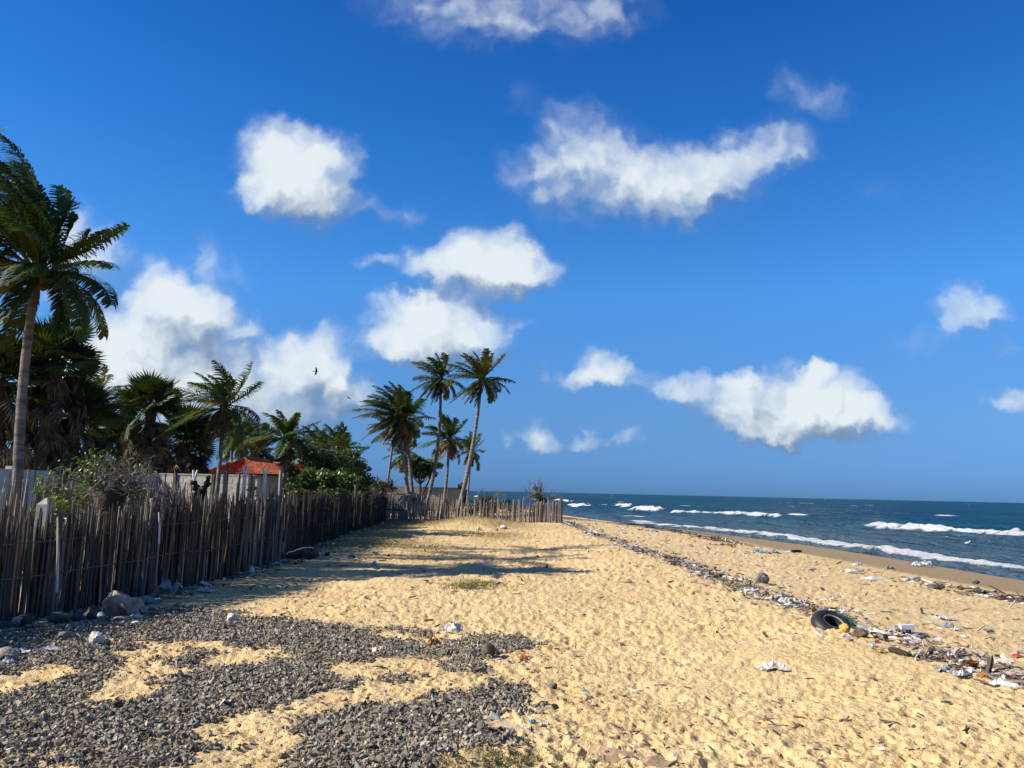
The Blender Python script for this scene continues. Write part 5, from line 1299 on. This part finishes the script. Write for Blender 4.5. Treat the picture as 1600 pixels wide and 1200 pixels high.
for (lab, px, py, w_, h_, mt) in (("blue scrap among small white bits right of the bottle", 833, 1134, 9, 6, m_cap), ("white scrap right of the bottle, left of the blue scrap", 818, 1139, 9, 6, m_foam), ("white scrap with a dark edge right of the blue scrap", 853, 1136, 11, 6, m_paper),
     ("white scrap on the open sand near the bottom middle", 992, 1084, 10, 6, m_foam), ("small white scrap left of the pale straw", 927, 1099, 8, 5, m_paper), ("tiny blue scrap on the open sand", 913, 1081, 5, 4, m_cap),
     ("white torn sheet lying alone on the open sand", 1207, 1047, 38, 13, m_foam), ("small white scrap on the sand left of the wrack line", 1158, 942, 9, 6, m_foam), ("white scrap near the bottom edge of the sand", 1054, 1186, 7, 6, m_paper)):
    sheet("scrap", "litter", lab, px, py, w_, h_, mt, None, .45)
rock("stone", "stone", "black pointed stone on the open sand right of the gravel", 866, 1074, 12, 8, m_darkrock)
rock("stone", "stone", "dark stone chip on the open sand left of the middle", 972, 1009, 8, 5, m_darkrock)
rock("stone", "stone", "dark pebble by the buried beam", 948, 1178, 7, 7, m_darkrock)
stick("straw", "straw", "pale straw on the open sand", (958, 1105), (982, 1108), .8, m_pale_stick, bend=.01)
stick("twig", "twig", "short black twig on the sand above the black stone", (969, 1006), (977, 1011), 1.5, m_darkwood, bend=.02)

# the tyre with its net in the wrack line
p = gpt(1300, 980); s = mpp(p); RR, r2 = 18.5 * s, 9.2 * s
ty = thing("old_tyre", tuple(p), "half-buried black tyre draped with teal netting in the wrack line", "tyre")
nu, nv = 44, 16; u_, v_ = np.meshgrid(np.arange(nu) / nu * 6.2832, np.arange(nv) / nv * 6.2832, indexing='ij')
tread = 1 + .035 * (np.abs(((u_ * 44 / 6.2832 * .5) % 1) - .5) < .25) * (np.cos(v_) > .5)
inner_ = np.cos(v_) < -.45
rad_ = RR + np.where(inner_, -r2 * .62, r2 * np.cos(v_)) * tread; zz_ = r2 * 1.05 * np.sin(v_)
V = np.stack([rad_ * np.cos(u_), rad_ * np.sin(u_), zz_], -1).reshape(-1, 3)
M3 = np.array(Matrix.Rotation(R(16), 3, 'Z') @ Matrix.Rotation(R(30), 3, 'X')); V = V @ M3.T + (0, 0, 4.6 * s)
i, j = np.meshgrid(np.arange(nu), np.arange(nv), indexing='ij'); i, j = i.ravel(), j.ravel()
F = np.stack([i * nv + j, ((i + 1) % nu) * nv + j, ((i + 1) % nu) * nv + (j + 1) % nv, i * nv + (j + 1) % nv], 1)
obj("tyre_carcass", mesh_np("tyre_carcass", V, F, m_rubber, True), ty)
m = MB(); aa = np.linspace(0, 6.2832, 40); pts = np.stack([(RR - r2 * .55) * np.cos(aa), (RR - r2 * .55) * np.sin(aa), np.full(40, r2 * .8)], 1) @ M3.T + (0, 0, 4.6 * s); m.tube(pts, .9 * s, 5, caps=False); m.build("bead_wire", m_stick_pale, ty)
net = thing("fishing_net", tuple(p), "torn teal fishing net hanging over the right side of the black tyre", "net"); m = MB()
for k in range(46):
    a0 = rd.uniform(.1, 1.9); v0 = rd.uniform(-.4, 1.6); q = []
    for tt in np.linspace(0, 1, 7):
        a_ = a0 - tt * rd.uniform(.5, 1.0); c_ = np.array([(RR + r2 * 1.08 * math.cos(v0)) * math.cos(a_), (RR + r2 * 1.08 * math.cos(v0)) * math.sin(a_), r2 * 1.15 * math.sin(v0)]) @ M3.T + (0, 0, 4.6 * s)
        c_ = c_ + np.array([tt * tt * rd.uniform(3, 13) * s, -tt * 2 * s, -tt * tt * rd.uniform(0, 8) * s]) + rd.normal(0, .5 * s, 3); c_[2] = max(c_[2], .3 * s); q.append(c_)
    m.tube(np.array(q), rd.uniform(.25, .55) * s, 4)
tag(m.build("net_strands", m_teal, net), kind='stuff')
def foam_block(label, px, py, w_, h_, mt, seed):
    p = gpt(px, py); s = mpp(p); t_ = MB(); Rz = Matrix.Rotation(seed * 1.3, 3, 'Z'); W_, H_ = w_ * s, h_ * s
    for (cx, cy, cz, sx, sy, sz) in ((0, 0, .5, 1, .5, .35), (-.38, 0, .2, .22, .5, .5), (.38, 0, .22, .24, .5, .5), (.1, .18, .2, .4, .14, .4)):
        t_.box(np.array(Rz @ Vector((cx * W_, cy * W_, cz * H_ * 1.4))), (sx * W_, sy * W_, sz * H_ * 1.4), np.array(Rz), jit=.02 * W_)
    return tag(t_.build("foam_block", mt, loc=tuple(p)), label, "foam block")
foam_block("white foam packing block with a hollow at the right of the tyre's litter", 1417, 990, 17, 12, m_foam, 0)
bottle("clear bottle lying in the drift right of the tyre", 1359, 986, 32, -.65, m_clear, m_foam)
rock("yellow_foam", "foam lump", "yellow foam lump in front of the black tyre", 1320, 992, 17, 12, m_yellow, rough=.2)
rock("husk", "coconut husk", "brown fibrous husk right of the yellow foam lump", 1346, 995, 24, 11, m_coir, sub=3, rough=.2)
stick("white_lath", "stick", "flat white stick lying left of the yellow foam lump", (1273, 990), (1292, 997), 2.6, m_foam, bend=.01, flat=.4)
for (lab, px, py, w_, h_, mt) in (("white plastic scrap in front of the yellow foam lump", 1322, 996, 10, 5, m_foam), ("red scrap in the drift right of the husk", 1370, 1003, 9, 6, m_red), ("purple-grey scrap below the yellow lump", 1327, 1002, 8, 6, m_grey),
     ("white scrap left of the yellow rag", 1363, 1013, 12, 6, m_foam), ("yellow rag in the drift before the dark driftwood log", 1377, 1018, 14, 8, m_yellow), ("white scrap behind the black tyre", 1317, 957, 8, 7, m_foam), ("grey plastic sheet right of the clear bottle", 1398, 989, 20, 9, m_grey),
     ("long white scrap at the lower end of the clear bottle", 1372, 990, 20, 6, m_foam), ("green scrap at the tip of the dark driftwood log", 1421, 1023, 6, 7, m_green), ("white scrap above the driftwood tangle", 1487, 1030, 10, 7, m_foam), ("teal rag left of the raised dark plank", 1487, 1042, 14, 6, m_teal),
     ("long white scrap below the raised dark plank", 1500, 1054, 26, 6, m_foam), ("second green scrap below the teal rag", 1490, 1053, 9, 5, m_green), ("orange scrap in the drift right of the plank", 1536, 1058, 12, 6, m_orange), ("white curled scrap just right of the raised plank", 1518, 1049, 12, 9, m_foam),
     ("grey mesh bag left of the teal rag", 1473, 1046, 18, 9, m_grey), ("white bag at the left of the grey sandal", 1561, 1070, 20, 9, m_foam), ("red-brown scrap right of the grey sandal", 1583, 1060, 9, 6, m_red), ("red rag on the pale sand at the right edge", 1590, 1027, 9, 7, m_red),
     ("orange-red scrap on the pale sand", 1513, 1009, 10, 5, m_red), ("small white scrap next to the orange-red one", 1519, 1012, 6, 4, m_foam), ("clear rumpled wrapper on the pale beach, nearest to the sea drift", 1475, 967, 26, 5, m_paper), ("white tube-like scrap on the pale beach", 1495, 985, 14, 5, m_foam),
     ("green-tinged rag on the pale beach beside the white tube-like scrap", 1480, 982, 14, 6, m_grey), ("white foam sheet in the wrack line left of the tyre", 1230, 942, 26, 9, m_foam), ("white lump in the wrack line close left of the tyre", 1256, 945, 14, 9, m_foam), ("oval white scrap in front of the wrack boulder", 1172, 927, 14, 6, m_foam),
     ("dark plastic bag under the white foam sheet", 1216, 940, 14, 8, m_rubber), ("pink scrap on the pale sand beyond the tyre", 1301, 938, 6, 5, m_paleroc)):
    sheet("scrap", "litter", lab, px, py, w_, h_, mt, None, .5)
stick("driftwood_log", "log", "thick black driftwood log in the wrack line", (1391, 1017), (1420, 1026), 4.6, m_darkwood, bend=.03)
stick("dark_plank", "plank", "dark plank propped up out of the drift", (1494, 1044), (1519, 1042), 2.6, m_darkwood, lift=.075, bend=.01, flat=.5)
for k, (a, b, q_) in enumerate((((1425, 1026), (1478, 1030), "longest brown stick through the middle of the driftwood tangle"), ((1430, 1030), (1476, 1036), "black stick along the lower edge of the driftwood tangle"), ((1440, 1024), (1475, 1027), "brown stick along the top edge of the driftwood tangle"), ((1428, 1022), (1446, 1031), "short black stick crossing the left end of the driftwood tangle"), ((1452, 1031), (1482, 1037), "brown stick at the lower right of the driftwood tangle"))): stick("driftwood_stick", "driftwood", q_, a, b, 1.6, m_drift if k % 2 else m_darkwood, "tangled driftwood sticks", bend=.03)
stick("white_twig", "twig", "forked white twig on top of the driftwood tangle", (1431, 1031), (1437, 1022), 1.2, m_pale_stick, lift=.03)
stick("rope_stick", "stick", "long reddish stick pointing right from the foam block", (1400, 994), (1447, 998), 1.7, m_drift, bend=.02)
bottle("white plastic bottle at the right end of the wrack line", 1582, 1075, 24, -.5, m_foam, m_red)
# sandals
def sandal(label, px, py, wpx, ang, mt):
    p = gpt(px, py); s = mpp(p) * wpx; t_ = thing("sandal", tuple(p), label, "sandal", rz=ang); m = MB(); n = 18; a = np.arange(n) / n * 6.2832
    xx = np.cos(a) * .5; yy = np.sin(a) * (.19 - .05 * np.cos(a - .4)); top_ = np.stack([xx, yy, .05 + .06 * xx * xx + 0 * xx], 1) * s; bot = top_ - (0, 0, .055 * s)
    k = np.arange(n); m.add(np.concatenate([top_, bot, [top_.mean(0)], [bot.mean(0)]]), np.stack([k, (k + 1) % n, n + (k + 1) % n, n + k], 1)); m.f3.append(np.concatenate([np.stack([k, (k + 1) % n, np.full(n, 2 * n)], 1), np.stack([n + (k + 1) % n, n + k, np.full(n, 2 * n + 1)], 1)])); m.build("sole", mt, t_)
    m = MB(); m.tube(np.array([(-.02, -.17, .06), (.1, -.1, .17), (.22, 0, .1)]) * s, .025 * s, 5); m.tube(np.array([(-.02, .17, .06), (.1, .1, .17), (.22, 0, .1)]) * s, .025 * s, 5); m.build("strap", m_rubber, t_)
sandal("grey sandal tilted in the drift near the right edge", 1570, 1068, 16, 2.0, m_grey)
sandal("black sandal on the pale sand right of the tyre's drift", 1438, 1003, 20, -.3, m_rubber)
# wrack boulder, far litter heaps
rock("boulder", "boulder", "brown boulder standing in the middle of the wrack line", 1189, 912, 24, 15, m_rock, rough=.15)
rock("brown_lump", "husk", "brown husk in the wrack line, left of the boulder", 1122, 904, 16, 8, m_coir)
def tangle(name, cat, label, px, py, wpx, hpx, mats, n, group=None):
    p = gpt(px, py); s = mpp(p); t_ = thing(name, tuple(p), label, cat, group)
    for mi, mt in enumerate(mats):
        m = MB()
        for k in range(n):
            c_ = np.array([rd.normal(0, .26) * wpx * s, rd.normal(0, .3) * wpx * s, 0]); c_[2] = abs(rd.normal(0, .35)) * hpx * s * max(0, 1 - abs(c_[0]) / (wpx * s * .5)); d_ = rd.normal(size=3) * (1, 1, .35); L = rd.uniform(.08, .3) * wpx * s
            m.tube([c_ - nrm(d_) * L / 2, c_ + rd.normal(0, .06 * L, 3), c_ + nrm(d_) * L / 2], rd.uniform(.012, .04) * wpx * s, 4)
        tag(m.build(("strands", "sticks", "scraps")[mi % 3], mt, t_), kind='stuff')
tangle("net_heap", "net", "bright blue net heap on the wet sand, nearer of two", 1209, 864, 18, 7, [m_blue, m_darkwood], 22)
tangle("net_heap", "net", "blue net heap by the water's edge, farther of two", 1021, 831, 16, 6, [m_blue, m_paper], 20)
tangle("litter_heap", "litter", "long low grey-blue litter heap left of the nearer blue net", 1188, 864, 30, 5, [m_grey, m_blue, m_paper], 14)
tangle("litter_heap", "litter", "litter heap of grey and yellow bits on the beach between the two blue nets", 1135, 853, 26, 6, [m_grey, m_darkwood, m_yellow], 14)
tangle("litter_heap", "litter", "litter heap by the water with yellow and white bits", 1002, 828, 20, 5, [m_paper, m_yellow, m_teal], 12)
stick("dark_log", "log", "short black log on the wet sand right of the blue net", (1236, 863), (1252, 862), 2.2, m_darkwood, bend=.01)
sheet("foam_heap", "foam", "white foam heap left by the wash at the water's edge", 1441, 885, 24, 8, m_foam, None, .6)
for (lab, px, py, w_, h_, mt) in (("long white sheet on the beach, left of two", 1331, 895, 26, 5, m_foam), ("pale sheet on the beach, right of two", 1366, 907, 30, 5, m_paper), ("small white scrap above the long white sheet", 1340, 884, 14, 5, m_foam), ("bluish-grey heap on the beach below the foam heap", 1389, 890, 16, 5, m_grey), ("white rag in the seaweed drift", 1421, 907, 20, 6, m_foam), ("grey scrap beside the long white sheet", 1344, 893, 10, 5, m_grey), ("blue-grey scrap on the beach left of the white sheets", 1270, 891, 9, 4, m_grey), ("orange scrap near the water's edge", 1144, 846, 8, 3, m_orange), ("white scrap on the wet sand left of the black log", 1232, 863, 8, 3, m_paper)):
    sheet("scrap", "litter", lab, px, py, w_, h_, mt, None, .5)
rock("seaweed_clump", "seaweed", "dark seaweed clump alone on the wet sand near the right", 1526, 912, 10, 5, m_darkrock)
rock("seaweed_clump", "seaweed", "dark clump in the seaweed drift beneath the white rag", 1462, 920, 22, 6, m_darkrock, rough=.3)
rock("seaweed_clump", "seaweed", "dark clump in the drift left of the right edge", 1530, 926, 13, 5, m_darkrock, rough=.3)
rock("seaweed_clump", "seaweed", "dark clump in the drift line close to the right edge", 1562, 938, 16, 6, m_darkrock, rough=.3)
rock("dark_stone", "stone", "small dark stone on the wet sand by the breaking waves", 1092, 839, 6, 3, m_darkrock)

# ---- uncountable small drift
m_bits = material("drift_bits", (.5, .5, .5), .8, .3, 20, tint=True)
PAL = np.array([(.70, .70, .68), (.55, .54, .52), (.30, .27, .25), (.16, .12, .09), (.09, .07, .055), (.05, .04, .035), (.22, .16, .11), (.38, .34, .30), (.62, .60, .57), (.14, .26, .30), (.45, .16, .06), (.10, .25, .13), (.33, .30, .36)])
def bits(name, x, y, size, pw, stretch=(1.0, 4.5), lift=.3, flat=(.2, .6)):
    cc = PAL[rd.choice(len(PAL), len(x), p=np.array(pw) / sum(pw))] * rd.uniform(.75, 1.2, (len(x), 1))
    return scatter_shapes(name, m_bits, x, y, full_z(x, y) + size * lift, size, cc, stretch=stretch, flat=flat, tilt=.13)
n = 9500; yy = 5.0 + (62 - 5.0) * rd.random(n) ** 1.5
dn = np.clip(.65 + 1.5 * fbm(yy * .30, yy * 0, 3, 5), .15, 1.3); kp = rd.random(n) < dn; yy = yy[kp]
off_ = rd.normal(0, .20, len(yy)) + .25 * fbm(yy * .5, yy * 0 + 7, 3, 9) + np.abs(rd.normal(0, .28, len(yy))) * (rd.random(len(yy)) < .4)
xx = wrack_x(yy) + off_ - .05
bits("wrack_litter", xx, yy, np.clip(rd.lognormal(math.log(.027), .5, len(yy)), .008, .09) * np.clip(.8 + yy * .012, .8, 1.3), [3, 5, 11, 13, 12, 9, 12, 11, 3, 1.6, 1.2, 1.0, 3], lift=.5)
n = 2600; yy = 6 + 50 * rd.random(n) ** 1.4; tt = rd.random(n) ** 1.6 * .5; xx = wrack_x(yy) + tt * (shore_x(yy) - wrack_x(yy))
bits("beach_flecks", xx, yy, np.clip(rd.lognormal(math.log(.026), .5, n), .01, .1), [5, 5, 6, 8, 8, 6, 7, 6, 5, 1.2, 1.2, .6, 2], (1.2, 5))
n = 4200; yy = 13 + 52 * rd.random(n) ** 1.2; tt = .50 + rd.normal(0, .035, n) + .09 * fbm(yy * .22, yy * 0 + 2, 3, 11) ; kp = fbm(yy * .16, yy * 0 + 30, 3, 13) + rd.normal(0, .12, n) > -.12; yy, tt = yy[kp], tt[kp]
bits("seaweed_drift", wrack_x(yy) + tt * (shore_x(yy) - wrack_x(yy)), yy, np.clip(rd.lognormal(math.log(.04), .5, len(yy)), .012, .12), [1, 1, 3, 9, 12, 14, 7, 2, 1, .3, .3, .2, .5], (1.5, 6))
n = 15000; th = rd.uniform(-.66, .66, n); dist = 4.8 + 38 * rd.random(n) ** 2.0; xx, yy = dist * np.sin(th), dist * np.cos(th); kp = (xx < wrack_x(yy)) & (xx > -5.2) & (sample(GSOFT, xx, yy) < .3) & (fbm(xx * .8, yy * .5, 3, 19) + rd.normal(0, .2, n) > -.05)
xx, yy = xx[kp], yy[kp]
bits("sand_flecks", xx, yy, np.clip(rd.lognormal(math.log(.013), .45, len(xx)), .006, .045) * np.clip(yy / 9, .8, 1.6), [1, 1, 4, 9, 12, 12, 9, 3, 1, .1, .3, .1, .4], (1.2, 5), lift=.4)
n = 900; k = rd.random(n); q = poly_walk(FENCE[2:], lambda: .05); ii = (k ** 1.3 * (len(q) - 1)).astype(int); xx = np.array([q[a][0] for a in ii]) + np.abs(rd.normal(.1, .35, n)); yy = np.array([q[a][1] for a in ii])
bits("fence_foot_litter", xx, yy, np.clip(rd.lognormal(math.log(.035), .5, n), .01, .1), [3, 3, 5, 8, 9, 8, 8, 5, 3, .4, .4, .4, .6], (1.2, 4))

# ---- grass
m_grass = material("grass_blade", (.5, .5, .5), .7, .2, 5, tint=True, trans=.2)
def grass(name, x, y, h, palette, lean=.35):
    n = len(x); a = rd.uniform(0, 6.283, n); wv = np.stack([np.cos(a), np.sin(a), np.zeros(n)], 1) * (h * .055 + .0015)[:, None]; d_ = rd.normal(0, lean, (n, 3)); d_[:, 2] = 1
    p = np.stack([x, y, full_z(x, y) - .004], 1); md = p + d_ * h[:, None] * .55; tp = p + d_ * h[:, None] * np.array([1.6, 1.6, .85])
    V = np.stack([p - wv, p + wv, md + wv * .8, md - wv * .8, tp], 1).reshape(-1, 3); i = np.arange(n)[:, None] * 5
    c_ = np.array(palette)[rd.integers(0, len(palette), n)] * rd.uniform(.7, 1.3, (n, 1))
    me = mesh_np(name, V, [i + np.array([[4, 3, 2]]), i + np.array([[0, 1, 2, 3]])], m_grass, False, colors=np.repeat(c_, 5, 0))
    return tag(obj(name, me), kind='stuff')
GR = [(.11, .14, .03), (.08, .11, .025), (.16, .16, .05), (.20, .16, .07)]; DRY = [(.34, .25, .11), (.26, .19, .085), (.18, .15, .06), (.13, .125, .04), (.40, .31, .16)]
n = 2600; c0 = gpt(741, 915); grass("grass", c0[0] + rd.normal(0, .26, n), c0[1] + rd.normal(0, .42, n), rd.uniform(.02, .055, n), GR)
n = 3400; c0 = gpt(800, 1192); xx = c0[0] + rd.normal(0, .30, n); yy = c0[1] + rd.normal(0, .13, n); kp = fbm(xx * 5, yy * 5, 3, 3) > -.12; grass("grass", xx[kp], yy[kp], rd.uniform(.010, .032, kp.sum()), GR)
n = 60000; yy = 13.5 + 28 * rd.random(n) ** .9; xx = rd.uniform(-6.3, 1.4, n); kp = (xx > np.interp(yy, [a[1] for a in FENCE], [a[0] for a in FENCE]) + .15) & (rd.random(n) < np.clip(sstep(-xx, -1.4, 2.2) * sstep(yy, 14, 25) * (.5 + 1.3 * fbm(xx * .5, yy * .3, 4, 93)) + .4 * np.exp(-(((xx + 1.7) / 2.6) ** 2 + ((yy - 37) / 3) ** 2)), 0, 1))
grass("dry_grass", xx[kp], yy[kp], rd.uniform(.025, .075, kp.sum()) * (.7 + yy[kp] / 60), DRY, .6)

# ---- two crows over the grove
m_crow = material("black_feather", (.018, .018, .02), .6, .3, 10)
def bird(label, px, py, y, span, roll, yaw):
    p = at_depth(px, py, y); t_ = thing("flying_crow", tuple(p), label, "bird"); t_.rotation_euler = (roll, 0, yaw); L = span * .48
    V, F = ICO1; m = MB(); m.add(V * np.array([L * .42, L * .13, L * .13]), F); m.add(V * np.array([L * .13, L * .09, L * .09]) + (L * .46, 0, L * .03), F); m.build("body", m_crow, t_, smooth=True)
    m = MB(); m.tube([(L * .56, 0, L * .03), (L * .70, 0, L * .01)], [L * .035, L * .006], 5); m.build("beak", m_crow, t_)
    m = MB(); m.add([(-L * .3, -L * .05, 0), (-L * .3, L * .05, 0), (-L * .72, L * .16, 0), (-L * .76, 0, 0), (-L * .72, -L * .16, 0), (-L * .5, 0, L * .03)], [(0, 5, 4), (5, 3, 4), (5, 2, 3), (1, 2, 5), (0, 1, 5), (4, 3, 0)]); m.build("tail", m_crow, t_)
    for sg in (-1, 1):
        prof = [(0, .22, -.18, 0), (.18, .26, -.20, .05), (.32, .20, -.22, .06), (.5, -.02, -.26, .03)]; V2 = []
        for (q, a, b, z) in prof: V2 += [(a * L, sg * q * span, z * span + .006), (b * L, sg * q * span, z * span), (a * L, sg * q * span, z * span - .006)]
        F2 = []
        for k in range(3):
            o = k * 3
            for e in range(3): F2.append((o + e, o + (e + 1) % 3, o + 3 + (e + 1) % 3, o + 3 + e))
        m = MB(); m.add(V2, F2); m.build("wing", m_crow, t_)
bird("black bird gliding with wings spread high above the grove, upper of two", 494, 580, 75.0, .82, R(78), R(8))
bird("small black bird flying below and right of the gliding one", 545, 622, 95.0, .75, R(25), R(150))
# the white gull on the water
def gull():
    q = at_depth(1512, 851, 56.0); p = np.array([on_ground(1512, 853, SEA_Z)[0], on_ground(1512, 853, SEA_Z)[1], SEA_Z + .12])
    t_ = thing("white_gull", tuple(p), "white gull sitting on the water in front of the big breaker", "bird"); V, F = ICO2
    m = MB(); m.add(V * np.array([.17, .09, .085]) + (0, 0, .05), F); m.add(V * np.array([.055, .05, .05]) + (.15, 0, .15), F); m.build("body", m_foam, t_, smooth=True)
    m = MB(); m.tube([(-.12, 0, .08), (-.26, 0, .10)], [.05, .012], 6); m.build("tail", m_grey, t_)
    m = MB(); m.tube([(.19, 0, .145), (.25, 0, .135)], [.016, .004], 5); m.build("beak", m_orange, t_)
gull()
